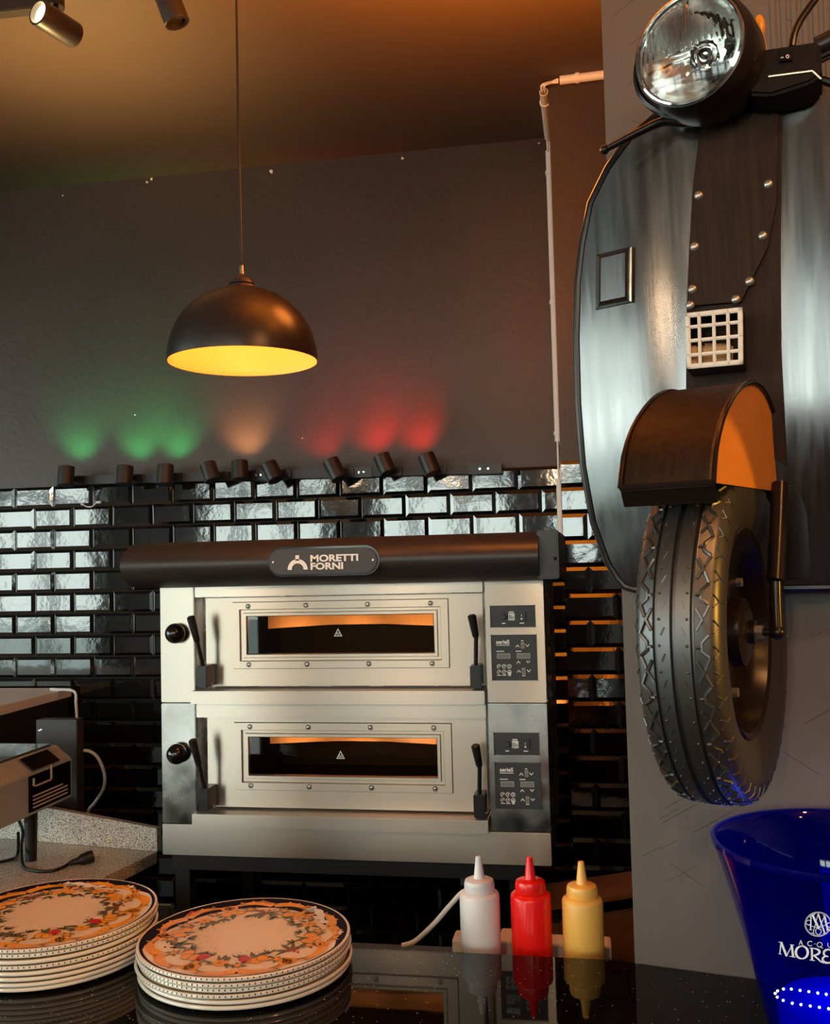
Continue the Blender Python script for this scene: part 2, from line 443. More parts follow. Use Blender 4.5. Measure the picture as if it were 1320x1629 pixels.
tr = MB().box((tl_, 1.645, SH), (tr_, 1.69, tz), .002).box((tl_+.078, 1.640, SH), (tl_+.100, 1.70, tz+.003), .002)
tag(solo(tr.build('paper_strip', 'paper'), (tl_, 1.66, SH)), 'long flat white tray lying behind the squeeze bottles', 'tray').name = 'serving_tray'

# ------------------------------------------------------------------ squeeze bottles
def bottle(px, ptip, name, label, mk):
    p = U(px, ptip, Y=1.56); t = thing('squeeze_bottle', (p.x, 1.56, SH), label, 'bottle', None)
    h = p.z-SH; r = .0315; hb = h-.053
    pr = [(0, .003), (r-.006, 0), (r, .005), (r*1.0, hb*.5), (r, hb-.0075), (r-.0012, hb-.0040), (r-.0045, hb-.0012), (r-.009, hb), (.016, hb), (.016, hb-.01), (0, hb-.01)]
    MB().lathe(pr, 48).build('body', mk, t, world=False)
    cp = [(.0, hb), (.0232, hb), (.0236, hb+.003), (.0236, hb+.012), (.0222, hb+.0165), (.0185, hb+.0185), (.009, hb+.0195), (0, hb+.0195)]
    c = MB().lathe(cp, 40)
    for i in range(40):
        a = 2*PI*i/40; c.cyl((.0233*math.cos(a), .0233*math.sin(a), hb+.002), (.0233*math.cos(a), .0233*math.sin(a), hb+.011), .0006, n=4)
    c.build('cap', mk, t, world=False)
    MB().lathe([(0, hb+.018), (.0098, hb+.018), (.0084, hb+.022), (.0046, h-.001), (.0034, h), (0, h)], 24).build('nozzle', mk, t, world=False)
bottle(761, 1362, '', 'frosted white squeeze bottle with pointed nozzle, left of the red one', 'bot_white')
bottle(842, 1363, '', 'bright red squeeze bottle standing between the white and yellow ones', 'bot_red')
bottle(924, 1370, '', 'yellow squeeze bottle with pointed nozzle, nearest the column', 'bot_yellow')

# ------------------------------------------------------------------ pizza plates
PR = .155
pp = [(0, .0008), (.098, .0008), (.100, 0), (.106, 0), (.109, .0008), (.140, .0022), (.1500, .0034), (.1540, .0052), (PR, .0074), (.1546, .0092),
      (.1532, .0100), (.1508, .0098), (.1480, .0088), (.1400, .0074), (.136, .0070), (0, .0070)]
mis = [0]*11 + [2, 1, 1, 1]
plate_mesh = None
def ticks(parent):
    mb = MB(); n = 126
    for i in range(n):
        a = 2*PI*i/n; w = .0008
        def P(r, z, da): return V((r*math.cos(a+da), r*math.sin(a+da), z))
        d = w/PR
        for (ra, za, rb, zb) in ((.15545, .0076, .1549, .0094),):
            mb.poly([P(ra, za, -d), P(ra, za, d), P(rb, zb, d), P(rb, zb, -d)])
    o = mb.build('rim_ticks', 'navy', parent, world=False); return o
def zt(r):
    if r < .136: return .0070
    if r < .148: return .0070+(r-.136)/.012*.0018
    return .0088
def decorate(parent, seed, rot):
    rd = random.Random(seed); mb = MB(); MI = dict(navy=0, orange=1, ochre=2, olive=3, red=4, cream=5, teal=6, dark=7)
    lay = [0]
    def pt(r, th, dz): return V((r*math.cos(th), r*math.sin(th), zt(r)+.00025+dz))
    def xy(x, y, dz):
        r = math.hypot(x, y); return V((x, y, zt(min(r, .15))+.00025+dz))
    def strip(pts, wf, mi, dz):
        n = len(pts); L, R_ = [], []
        for i, (x, y) in enumerate(pts):
            x0, y0 = pts[max(i-1, 0)]; x1, y1 = pts[min(i+1, n-1)]
            l = math.hypot(x1-x0, y1-y0) or 1; nx, ny = -(y1-y0)/l, (x1-x0)/l; w = wf(i/(n-1))
            L.append((x+nx*w, y+ny*w)); R_.append((x-nx*w, y-ny*w))
        for i in range(n-1):
            mb.poly([xy(*L[i], dz), xy(*R_[i], dz), xy(*R_[i+1], dz), xy(*L[i+1], dz)], MI[mi])
    def disc(x, y, rx, ry, a, mi, dz, n=14):
        c, s = math.cos(a), math.sin(a)
        mb.poly([xy(x+c*rx*math.cos(t)-s*ry*math.sin(t), y+s*rx*math.cos(t)+c*ry*math.sin(t), dz) for t in [2*PI*i/n for i in range(n)]], MI[mi])
    def leaf(x, y, a, l, w, mi, dz, bend=0):
        pts = []
        for i in range(7):
            t = i/6; aa = a+bend*t; pts.append((x+l*t*math.cos(aa), y+l*t*math.sin(aa)))
        strip(pts, lambda t: w*math.sin(PI*min(1, t*.95+.03))**.8, mi, dz)
    # dark border, deep towards one side and only a line on the other
    n = 160
    for i in range(n):
        t0, t1 = 2*PI*i/n, 2*PI*(i+1)/n
        def ri(t):
            c = math.cos(t-PI/2-.15); return .1462-.030*max(0, min(1, (c+.35)/.75))
        for ra, rb_ in ((0, .136), (.136, .148), (.148, .150)):
            a0, a1 = max(ri(t0), ra), max(ri(t1), ra)
            if min(a0, a1) < rb_: mb.poly([pt(min(a0, rb_), t0, 0), pt(rb_, t0, 0), pt(rb_, t1, 0), pt(min(a1, rb_), t1, 0)], MI['navy'])
    # scrolls
    ns = 11
    for i in range(ns):
        th = 2*PI*i/ns+.12; sgn = 1 if i % 2 else -1
        base = .1265
        pts = []
        for j in range(19):            # long acanthus sweep
            t = j/18; a = th+sgn*(t-.5)*.56; r = base+.0105*math.sin(t*PI)-.004*t
            pts.append((r*math.cos(a), r*math.sin(a)))
        strip(pts, lambda t: .0072*(1-t)**.7+.0014, 'orange', .00020)
        pts2 = [(x*.985, y*.985) for x, y in pts[3:16]]
        strip(pts2, lambda t: .0009, 'olive', .00035)
        ca = th+sgn*.27; cr_ = base-.004; cx, cy = cr_*math.cos(ca), cr_*math.sin(ca)
        disc(cx, cy, .0108, .0100, ca, 'navy' if math.cos(ca-PI/2) > -.2 else 'ochre', .00022)
        sp = []
        for j in range(30):
            t = j/29; rr = .0104*(1-t*.82); aa = ca+PI+sgn*t*3.4*PI
            sp.append((cx+rr*math.cos(aa), cy+rr*math.sin(aa)))
        strip(sp, lambda t: .0025*(1-.4*t), 'orange', .00032)
        for q in (-.16, -.05, .07):
            a = th+sgn*q; leaf(.130*math.cos(a), .130*math.sin(a), a+sgn*(.9+q), .015, .0036, 'orange' if q < 0 else 'ochre', .00030, -sgn*.4)
    # blossoms on the border
    for a, mi in ((1.05, 'cream'), (2.55, 'red'), (1.72, 'ochre'), (.18, 'cream')):
        x, y = .1375*math.cos(a), .1375*math.sin(a)
        for s in (-1, 1): leaf(x, y, a+s*PI/2, .016, .004, 'ochre', .00040, s*.3)
        for q in range(5):
            aa = a+q*2*PI/5; disc(x+.0042*math.cos(aa), y+.0042*math.sin(aa), .0036, .0028, aa, mi, .00045)
        disc(x, y, .0017, .0017, 0, 'orange', .0005)
    a = .72
    for q, (dr, da, l) in enumerate(((0, 0, .03), (.005, .1, .028), (-.005, -.1, .026), (.002, .2, .02), (-.002, -.22, .02))):
        leaf((.128+dr)*math.cos(a+da), (.128+dr)*math.sin(a+da), a+PI/2+.1*q-.2, l, .0065, 'cream' if q != 3 else 'teal', .0005+.00005*q, .25)
    # fruit ring
    nf = 12
    for i in range(nf):
        th = 2*PI*i/nf+rd.uniform(-.06, .06); kind = i % 4
        r = .098+rd.uniform(-.004, .004)
        x, y = r*math.cos(th), r*math.sin(th)
        for q in range(9):
            aa = th+PI+rd.uniform(-1.9, 1.9); leaf(x, y, aa, rd.uniform(.018, .031), rd.uniform(.0024, .0042), 'olive', .00015+.00002*q, rd.uniform(-.6, .6))
        if kind in (0, 2):
            for q in range(3):
                a = th+(q-1)*.105; rr = r+(.004 if q == 1 else -.002)+rd.uniform(-.002, .002); X, Y = rr*math.cos(a), rr*math.sin(a)
                disc(X, Y, .0108, .0090, a+rd.uniform(-.5, .5), 'ochre', .00038+.00004*q); disc(X+.0006, Y-.0006, .0094, .0076, a, 'orange', .0004+.00004*q)
        elif kind == 1:
            for q in range(8):
                leaf(x, y, th+q*PI/4, .013, .0028, 'orange', .0004+.00001*q)
            disc(x, y, .003, .003, 0, 'ochre', .0005)
        else:
            mi = 'red' if i in (3, 11) else ('dark' if i == 7 else 'red')
            for q in range(9):
                X, Y = x+rd.uniform(-.011, .011), y+rd.uniform(-.010, .010)
                disc(X, Y, .0026, .0018, rd.uniform(0, 3), mi, .0004)
        # sprig pointing to the centre
        a2 = th+.26; xs, ys = .084*math.cos(a2), .084*math.sin(a2)
        for q in range(5):
            aa = a2+PI+(q-2)*.42; leaf(xs, ys, aa, rd.uniform(.012, .019), .0016, 'olive', .0003, rd.uniform(-.4, .4))
        for q in range(10):
            X, Y = xs*(1-.30*rd.random())+rd.uniform(-.01, .01), ys*(1-.30*rd.random())+rd.uniform(-.01, .01)
            disc(X, Y, .0010, .0008, 0, 'olive', .0003, 6)
        a3 = th+.26; X, Y = .108*math.cos(a3), .108*math.sin(a3)
        for q in range(6): leaf(X, Y, a3+q*1.05, rd.uniform(.01, .016), .0024, 'olive' if q % 2 else 'ochre', .00028+.00002*q, .3)
        disc(X, Y, .0062, .0054, a3, 'ochre', .00042); disc(X, Y, .0046, .004, a3, 'orange', .00046)
    for a in (5.05, 4.35):
        x, y = .088*math.cos(a), .088*math.sin(a); disc(x, y, .0105, .0085, a, 'red', .00055); 
        for s in (-.5, 0, .5): leaf(x*1.08, y*1.08, a+s, .008, .002, 'red', .00056)
    o = mb.build('painted_pattern', ['navy', 'orange', 'ochre', 'olive', 'red', 'creamflower', 'teal', 'navy'], parent, world=False)
    o.rotation_euler = (0, 0, rot)
    return o

def make_plate():
    return MB().lathe(pp, 96, mis=mis)
def plate_stack(cx, cy, labels, dashed, group, seed, rot, jitter):
    proto_me = None; rd = random.Random(seed); n = len(labels); tick_me = None
    for i in range(n):                       # i = 0 is the lowest
        dx, dy = (rd.uniform(-jitter, jitter), rd.uniform(-jitter, jitter)) if i < n-1 else (0, 0)
        t = thing('pizza_plate', (cx+dx, cy+dy, CT+.0075*i), labels[i], 'plate', group, rz=rd.uniform(-.2, .2) if i < n-1 else 0)
        if proto_me is None:
            o = make_plate().build('dish', ['porcelain', 'plate_top', 'navy'], t, world=False); proto_me = o.data
        else:
            o = bpy.data.objects.new('dish', proto_me); COL.objects.link(o); o.parent = t
        if i in dashed:
            if tick_me is None: tick_me = ticks(t).data
            else:
                q = bpy.data.objects.new('rim_ticks', tick_me); COL.objects.link(q); q.parent = t
        if i == n-1: decorate(t, seed, rot)
plate_stack(-.5215, 1.400, [
    'plain cream plate at the very bottom of the right stack', 'plain cream plate second from the bottom of the right stack',
    'plate with ticked rim, fourth from the top of the right stack', 'plate with ticked rim, third from the top of the right stack',
    'plate with ticked rim directly under the top plate of the right stack', 'top plate of the right stack, painted with oranges and scrolls on navy border'],
    (2, 3, 4, 5), 'pizza plates in the right stack', 5, 0.0, .003)
plate_stack(-.838, 1.418, [
    'plain cream plate at the very bottom of the left stack', 'plain cream plate second from the bottom of the left stack',
    'plain cream plate third from the bottom of the left stack', 'plain cream plate fourth from the bottom of the left stack',
    'ticked-rim plate in the middle of the left stack, above four plain ones', 'plain cream plate third from the top of the left stack',
    'ticked-rim plate directly under the top plate of the left stack', 'top plate of the left stack, painted with oranges, partly outside the frame'],
    (4, 6, 7), 'pizza plates in the left stack', 9, .9, .003)

def light(name, typ, loc, energy, col, parent=None, **kw):
    d = bpy.data.lights.new(name, typ); d.energy = energy; d.color = col
    for k_, v_ in kw.items():
        if k_ != 'aim': setattr(d, k_, v_)
    o = bpy.data.objects.new(name, d); COL.objects.link(o); o.location = loc
    if 'aim' in kw: o.rotation_euler = (V(kw['aim'])-V(loc)).to_track_quat('-Z', 'Y').to_euler()
    return o
# ------------------------------------------------------------------ pizza oven
OY = 2.20
ov = thing('pizza_oven', (-.565, 2.46, .863), 'two-deck stainless steel pizza oven with black rounded hood', 'oven')
OX0, OX1 = -1.020, -.109
Zb, Z0, Z1, Z2 = .863, .935, 1.2175, 1.500
def pan(mb, x0, x1, z0, z1, y0, y1, bev=.0015): mb.box((x0, y0, z0), (x1, y1, z1), bev)
mb = MB(); pan(mb, OX0, OX1, Zb, Z2+.03, 2.66, 2.76); pan(mb, OX0, -.87, Zb, Z2+.03, OY+.055, 2.66); pan(mb, -.29, OX1, Zb, Z2+.03, OY+.055, 2.66)
pan(mb, -.87, -.29, Zb, .98, OY+.055, 2.66); pan(mb, -.87, -.29, 1.19, 1.265, OY+.055, 2.66); pan(mb, -.87, -.29, 1.462, Z2+.03, OY+.055, 2.66); mb.build('body', 'steel_dull', ov)
mb = MB(); pan(mb, OX0, OX1, Zb, Z0-.001, OY-.002, OY+.06); tag(mb.build('base_panel', 'steel', ov))
def deck(z0, z1, lower):
    dz = z0-Z1
    o = lambda z: z+dz
    mb = MB(); pan(mb, OX0, -.9345, z0+.0015, z1-.0012, OY, OY+.06); lp = mb.build('side_panel', 'steel_dull' if lower else 'steel', ov)
    k = V((-.976, OY, o(1.383)))
    MB().sphere(k+V((0, -.014, 0)), .024, 32).lathe([(0, 0), (.020, 0), (.020, .012), (0, .012)], 32, Matrix.Translation(k+V((0, .002, 0))) @ Matrix.Rotation(PI/2, 4, 'X')).build('steam_knob', 'black_gloss', lp)
    mb = MB(); pan(mb, -.240, OX1, z0+.0015, z1-.0005+(0 if lower else -.004), OY, OY+.06); cp = mb.build('control_panel', 'steel_dull' if lower else 'steel', ov)
    # switch plate
    def plane(x, z, d=0): return V((x, OY-.004-d, o(z)))
    mb = MB(); mb.box(plane(-.229, 1.387, -.004), plane(-.128, 1.4355), .001)
    mb.cyl(plane(-.199, 1.411), plane(-.199, 1.411, .008), .0065, n=20, bev=.001)
    mb.box(plane(-.167, 1.401, -.001), plane(-.150, 1.421, .003), .0008)
    for x in (-.226, -.132): mb.cyl(plane(x, 1.411), plane(x, 1.411, .001), .002, n=10)
    mb.build('switch_plate', 'panel_grey', cp)
    mb = MB()
    mb.box(plane(-.188, 1.402, 0), plane(-.174, 1.418, .0006)); mb.box(plane(-.187, 1.4195, 0), plane(-.176, 1.422, .0006))
    mb.box(plane(-.203, 1.3945, 0), plane(-.195, 1.397, .0006)); mb.box(plane(-.163, 1.3945, 0), plane(-.153, 1.397, .0006))
    mb.cyl(plane(-.1585, 1.4055, .003), plane(-.1585, 1.4055, .0036), .0022, n=12); mb.box(plane(-.1592, 1.4105, .003), plane(-.1578, 1.415, .0036))
    mb.build('switch_markings', 'white_print', cp)
    mb = MB(); mb.box(plane(-.1885, 1.4030, .0004), plane(-.1750, 1.4035, .0008))
    for q in range(3): mb.box(plane(-.186+.004*q, 1.405, .0006), plane(-.184+.004*q, 1.415-.002*q, .0009))
    mb.build('certificate_marks', 'dark_print', cp)
    # keypad
    mb = MB(); mb.box(plane(-.2285, 1.269, -.004), plane(-.1265, 1.370), .001)
    for x in (-.224, -.131): mb.cyl(plane(x, 1.318), plane(x, 1.318, .001), .0022, n=10)
    mb.build('keypad_plate', 'panel_grey', cp)
    mb = MB()
    pl = lambda x0, z0_: (lambda x, y: plane(x0+x, z0_+y, .0007))
    add_text(mb, 'serieS', .012, pl(-.217, 1.3505), bold=.0004, width=.030)
    mb.box(plane(-.217, 1.3465), plane(-.187, 1.3480, .0006))
    mb.box(plane(-.217, 1.3325), plane(-.200, 1.3345, .0006)); mb.box(plane(-.174, 1.3325), plane(-.161, 1.3345, .0006))
    mb.box(plane(-.161, 1.3555), plane(-.156, 1.3575, .0006)); mb.box(plane(-.161, 1.2785), plane(-.154, 1.2805, .0006))
    def chev(x, z, s):
        w = .0045
        for a in (-1, 1):
            mb.prism([plane(x, z+s*.003, 0), plane(x+a*w, z-s*.0022, 0), plane(x+a*w*.75, z-s*.0038, 0), plane(x, z+s*.0008, 0)], V((0, -.0006, 0)))
    chev(-.1695, 1.3455, 1); chev(-.1475, 1.3455, -1); chev(-.1685, 1.3095, 1); chev(-.147, 1.3095, -1); chev(-.168, 1.2895, 1); chev(-.146, 1.2895, -1)
    for q in range(3):
        x = -.212+.0115*q
        for z in (1.300, 1.2875):
            mb.tube([plane(x+.0042*math.cos(t), z+.0042*math.sin(t), .0004) for t in [i*PI/8 for i in range(13+2*q)]], .0009, 5)
            mb.box(plane(x-.001, z-.001), plane(x+.0015, z+.0015, .0006))
        mb.box(plane(x-.0045, 1.2795), plane(x+.0045, 1.2815, .0006)) if q < 2 else mb.box(plane(x-.003, 1.279), plane(x+.003, 1.287, .0006))
    mb.build('keypad_markings', 'white_print', cp)
    for xa, za, xb, zb in ((-.216, 1.317, -.186, 1.329), (-.172, 1.317, -.142, 1.329), (-.162, 1.3395, -.154, 1.353), (-.1615, 1.2825, -.1535, 1.2965)):
        MB().box(plane(xa, za), plane(xb, zb, .0006)).build('display', 'grey_print', cp)
    for x0, tx, z_ in ((-.2135, '888', 1.3187), (-.1695, '888', 1.3187), (-.1612, '8', 1.3415), (-.1605, '8', 1.285)):
        mb = MB(); add_text(mb, tx, .0118, (lambda X0, ZZ: (lambda x, y: plane(X0+x, ZZ+y, .0009)))(x0, z_), width=.0245 if len(tx) > 1 else .0062)
        mb.build('display_digits', 'dark_print', cp)
    # rail, sill
    mb = MB(); pan(mb, -.9305, -.2445, o(1.4665), z1-.0022, OY-.004, OY+.05); mb.build('top_rail', 'steel', ov)
    mb = MB(); pan(mb, -.932, -.2435, z0+.0022, o(1.2495), OY-.034, OY+.05); mb.build('sill', 'steel', ov)
    # door
    DY = OY+.018

    mb = MB(); wx0, wx1, wz0, wz1 = -.808, -.357, o(1.329), o(1.420)
    def frame(mb, a0, a1, b0, b1, c0, c1, d0, d1, y0, y1, bev=.001):
        mb.box((a0, y0, b1), (a1, y1, d1), bev); mb.box((a0, y0, c0), (a1, y1, b0), bev) if False else None
    def ring(mb, ox0, ox1, oz0, oz1, ix0, ix1, iz0, iz1, y0, y1, yi):
        """picture-frame ring: front face from outer (y0) to inner edge (yi), depth to y1"""
        O_ = [(ox0, oz0), (ox1, oz0), (ox1, oz1), (ox0, oz1)]; I_ = [(ix0, iz0), (ix1, iz0), (ix1, iz1), (ix0, iz1)]
        vo = [mb.bm.verts.new((x, y0, z)) for x, z in O_]; vi = [mb.bm.verts.new((x, yi, z)) for x, z in I_]
        bo = [mb.bm.verts.new((x, y1, z)) for x, z in O_]; bi = [mb.bm.verts.new((x, y1, z)) for x, z in I_]
        for j in range(4):
            j2 = (j+1) % 4
            mb.bm.faces.new((vo[j], vo[j2], vi[j2], vi[j])); mb.bm.faces.new((bo[j2], bo[j], vo[j], vo[j2]) if False else (vo[j2], vo[j], bo[j], bo[j2]))
            mb.bm.faces.new((vi[j], vi[j2], bi[j2], bi[j]))
    ring(mb, -.912, -.248, o(1.255), o(1.4635), -.83, -.336, o(1.309), o(1.440), DY, DY+.03, DY)
    door = mb.build('door', 'steel_door', ov)
    mb = MB(); ring(mb, -.8446, -.3254, o(1.2949), o(1.4531), -.840, -.330, o(1.30), o(1.448), DY-.0006, DY+.002, DY-.0006); mb.build('frame_shadow_line', 'black_plastic', door)  # thin black ring, a painted shadow line round the window frame plate
    def step(mb, d_, e_, y, yi):
        ring(mb, -.843+d_, -.327-d_, o(1.2965)+d_*.98, o(1.4515)-d_*.98, -.843+e_, -.327-e_, o(1.2965)+e_*.98, o(1.4515)-e_*.98, y, DY+.012, yi)
    mb = MB(); y_ = DY-.005
    step(mb, 0, .0165, y_, y_); step(mb, .0165, .0185, y_, y_+.007); step(mb, .0185, .0245, y_+.007, y_+.007); step(mb, .0245, .0262, y_+.007, y_+.002); step(mb, .0262, .0325, y_+.002, y_+.002); step(mb, .0325, .0345, y_+.002, y_+.008)
    mb.build('window_frame', 'steel_door', door)
    MB().box((wx0-.004, DY+.004, wz0-.004), (wx1+.004, DY+.006, wz1+.004)).build('glass', 'glass', door)
    mb = MB()
    for x in (-.804, -.662, -.514, -.366):
        for z in (o(1.4425), o(1.3055)):
            p = V((x, DY-.004, z)); mb = MB(); mb.sphere(p, .0042, 12, sc3=(1, .5, 1)); mb.lathe([(.0042, 0), (.0062, 0), (.0062, .001), (.0042, .001)], 14, Matrix.Translation(p) @ Matrix.Rotation(PI/2, 4, 'X'))
            mb.build('screw', 'steel_dull', door)
    # warning triangle on the glass
    mb = MB(); c = V((-.588, DY+.0035, o(1.377))); s = .0105
    T = [c+V((0, 0, s)), c+V((-s*.95, 0, -s*.75)), c+V((s*.95, 0, -s*.75))]
    ctr = (T[0]+T[1]+T[2])/3
    for j in range(3):
        a_, b_ = T[j], T[(j+1) % 3]; mb.poly([a_, b_, ctr+(b_-ctr)*.74, ctr+(a_-ctr)*.74])
    for q in (-.0028, 0, .0028): mb.tube([ctr+V((q+.0008*math.sin(t*3), 0, -.0035+t*.0022)) for t in (0, 1, 2, 3)], .0006, 4)
    mb.build('warning_symbol', 'white_print', door)
    # chamber
    mb = MB(); y0 = DY+.012
    mb.box((-.86, 2.62, o(1.27)), (-.30, 2.63, o(1.46))); mb.box((-.86, y0, o(1.27)), (-.30, 2.62, o(1.272))); mb.box((-.86, y0, o(1.456)), (-.30, 2.62, o(1.458)))
    mb.box((-.862, y0, o(1.27)), (-.86, 2.62, o(1.458))); mb.box((-.30, y0, o(1.27)), (-.298, 2.62, o(1.458)))
    mb.build('chamber', 'grey_void', ov)
    # arched refractory lip hanging in the mouth
    ztop = o(1.432); pts = [(-.795, ztop)]; n = 20
    x0, x1 = -.795, -.335
    for i in range(n+1):
        t = i/n; e = min(t, 1-t); pts.append((x0+(x1-x0)*t, o(1.3905)+.008*min(1, e/.35)))
    pts.append((x1, ztop))
    MB().prism([(x, y0+.10, z-.009) for x, z in pts], (0, .03, 0)).build('refractory_arch', 'refract', ov)
    for lx in (-.72, -.565, -.41): light('arch_fill_light', 'SPOT', (lx, y0+.030, o(1.352)), .6, (1, .72, .45), shadow_soft_size=.006, spot_size=math.radians(150), spot_blend=1, aim=(lx, y0+.130, o(1.40)))  # unseen spots added to brighten the arch behind the glass
    # lever handles
    def hp(x, y, Y):
        q_ = U(x, y, Y=Y); return q_.x, o(q_.z)
    for pivot, gripb, gripe in ((hp(328, 1073, DY-.03), hp(314, 1022, DY-.062), hp(303, 980, DY-.075)), (hp(759, 1073, DY-.03), hp(757, 1014, DY-.062), hp(750, 978, DY-.075))):
        hb_ = MB(); P = V((pivot[0], 0, pivot[1]))
        hb_.box((P.x-.0135, DY-.055, P.z-.028), (P.x+.0115, DY, P.z+.022), .002)
        hb_.tube([V((P.x-.001, DY-.045, P.z+.018)), V((gripb[0], DY-.062, gripb[1]))], .0048, 10)
        A = V((gripb[0], DY-.062, gripb[1])); B = V((gripe[0], DY-.075, gripe[1])); D = (B-A)
        hb_.tube([A+D*t for t in (0, .03, .1, .5, .85, .95, 1)], lambda t: (.0055+.0042*min(1, t*1.6)) if t < .95 else .006, 14)
        hd = hb_.build('lever_handle', 'black_plastic', door)
        mb = MB(); mb.cyl((P.x-.016, DY-.03, P.z-.022), (P.x+.014, DY-.03, P.z-.022), .003, n=12); mb.build('pivot_pin', 'chrome', ov)
    return
deck(Z1, Z2, False); deck(Z0, Z1, True)
# hood
hx0, hx1 = -1.064, -.112
prof = []
for i in range(17):
    t = i/16; a = math.radians(-78+156*t)
    prof.append((2.20-.115*math.cos(a)+.0, 1.5445+.0535*math.sin(a)/math.sin(math.radians(78))))
def hood_pts(x): return [V((x, y, z)) for y, z in prof]
mb = MB()
pl_ = [(x_, z_) for x_, z_ in prof] + [(2.30, prof[-1][1]), (2.30, prof[0][1])]
mb.prism([(hx0, y, z) for y, z in pl_], (hx1-hx0, 0, 0))
hood = mb.build('hood', 'black_matte', ov, angle=25)
mb = MB()
mb.box((hx1-.004, 2.13, 1.494), (hx1+.042, 2.74, 1.600), .003); mb.sphere((hx1+.034, 2.13, 1.538), .004, 10)
mb.build('hood_bracket', 'black_plastic', ov)
# badge plate: stadium on the hood front
def hood_y(z):
    s = max(-1, min(1, (z-1.5445)/.0535*math.sin(math.radians(78)))); return 2.20-.115*math.sqrt(1-s*s)
lp0 = U(430, 893, Y=2.09); lp1 = U(602, 889, Y=2.09)
LZ = (lp0.z+lp1.z)/2-.002; LX0, LX1 = lp0.x, lp1.x; LH = .0285
def stadium(x0, x1, zc, r, y, n=14):
    pts = []
    for i in range(n+1): a = PI/2+PI*i/n; pts.append(V((x0+r+r*math.cos(a), y, zc+r*math.sin(a))))
    for i in range(n+1): a = -PI/2+PI*i/n; pts.append(V((x1-r+r*math.cos(a), y, zc+r*math.sin(a))))
    return pts
ly = hood_y(LZ)-.001
MB().prism(stadium(LX0-.004, LX1+.004, LZ, LH+.004, ly+.025), (0, -.026, 0), .001).build('badge_surround', 'black_gloss', hood)
MB().prism(stadium(LX0, LX1, LZ, LH-.0005, ly+.02), (0, -.025, 0), .0015).build('badge_plate', 'panel_grey', hood)
fy = ly-.0058
mb = MB()
for x in (LX0+.010, LX1-.010): MB().lathe([(0, 0), (.0018, 0), (.0026, -.0008), (.0032, 0)], 12, Matrix.Translation((x, fy, LZ)) @ Matrix.Rotation(-PI/2, 4, 'X')).build('badge_screw', 'steel_dull', hood)
mb = MB(); SX = (LX1-LX0)/1120.0           # badge drawing: 1120 units wide
def bp(px, py): return V((LX0+(px-75)*SX, fy-.0004, LZ-(py-215)*SX*1.02))
def flat(pts): mb.prism(pts, (0, -.0008, 0))
cx_, cy_, ro, ri_ = 378, 294, 104, 62
outer = [bp(cx_+ro*math.cos(a), cy_-ro*math.sin(a)) for a in [PI*i/20 for i in range(21)]]
inner = [bp(cx_+ri_*math.cos(a), cy_-ri_*math.sin(a)) for a in [PI*i/20 for i in range(21)]]
for i in range(20): flat([outer[i], outer[i+1], inner[i+1], inner[i]])
flat([bp(357, 152), bp(395, 152), bp(395, 205), bp(357, 205)])
add_text(mb, 'MORETTI', SX*92, lambda x, y: bp(512, 218)+V((x, -.0008, y)), bold=.00075, width=SX*490)
add_text(mb, 'FORNI', SX*92, lambda x, y: bp(512, 295)+V((x, -.0008, y)), bold=.00075, width=SX*335)
mb.build('badge_lettering', 'white_print', hood)
# stand below the oven
st = thing('oven_stand', (-.565, 2.46, 0), 'black metal stand in the dark under the pizza oven', 'stand')
MB().box((OX0+.01, 2.23, .82), (OX1-.06, 2.74, .863)).build('stand_top', 'fridge_black', st)
for x in (OX0+.03, OX1-.08):
    for y in (2.26, 2.71): MB().box((x-.018, y-.018, 0), (x+.018, y+.018, .82)).build('leg', 'fridge_black', st)
MB().box((OX0+.02, 2.25, .2), (OX1-.07, 2.72, .22)).build('stand_shelf', 'fridge_black', st)

# ------------------------------------------------------------------ pendant lamp
pc = V((-.679, 1.863, 1.954))
pl = thing('pendant_lamp', (pc.x, pc.y, CZ_), 'black dome pendant lamp with glowing gold inside, hanging by a thin cord', 'lamp')
n = 20; R_ = .15; H_ = .146
po = [(R_*math.sin(a)**.96 if a > 0 else 0, H_*math.cos(a)) for a in [PI/2*i/n for i in range(n+1)]]
po[0] = (0.02, H_)
outer_p = [(r, z) for r, z in po] + [(R_, -.004)]
MB().lathe(outer_p+[(R_-.0012, -.0045)], 72, Matrix.Translation(pc)).build('shade', 'shade_out', pl)
MB().lathe([(max(0, r-.0022), z-.002) for r, z in po]+[(R_-.0012, -.0045)], 72, Matrix.Translation(pc)).build('shade_lining', 'shade_in', pl)
MB().lathe([(0, .028), (.007, .028), (.019, .020), (.025, .011), (.0252, .008), (.022, .007), (.030, .003), (.031, -.001), (.036, -.006), (0, -.006)], 40, Matrix.Translation(pc+V((0, 0, H_)))).build('cap', 'black_matte', pl)
MB().cyl(pc+V((0, 0, H_+.024)), pc+V((0, 0, H_+.047)), .006, .0046, 16).build('ferrule', 'steel_dull', pl)
MB().tube([pc+V((0, 0, H_+.045)), V((pc.x-.002, pc.y, 2.5)), V((pc.x-.001, pc.y, CZ_))], .0026, 8).build('cord', 'cable_black', pl)
MB().cyl((pc.x, pc.y, CZ_-.025), (pc.x, pc.y, CZ_), .045, n=32, bev=.003).build('ceiling_rose', 'black_matte', pl)
MB().sphere(pc+V((0, 0, .075)), .028, 24).cyl(pc+V((0, 0, .095)), pc+V((0, 0, .14)), .018).build('bulb', 'bulb', pl)
light('pendant_bulb_light', 'POINT', pc+V((0, 0, .035)), 1.6, (1, .45, .12), shadow_soft_size=.02)

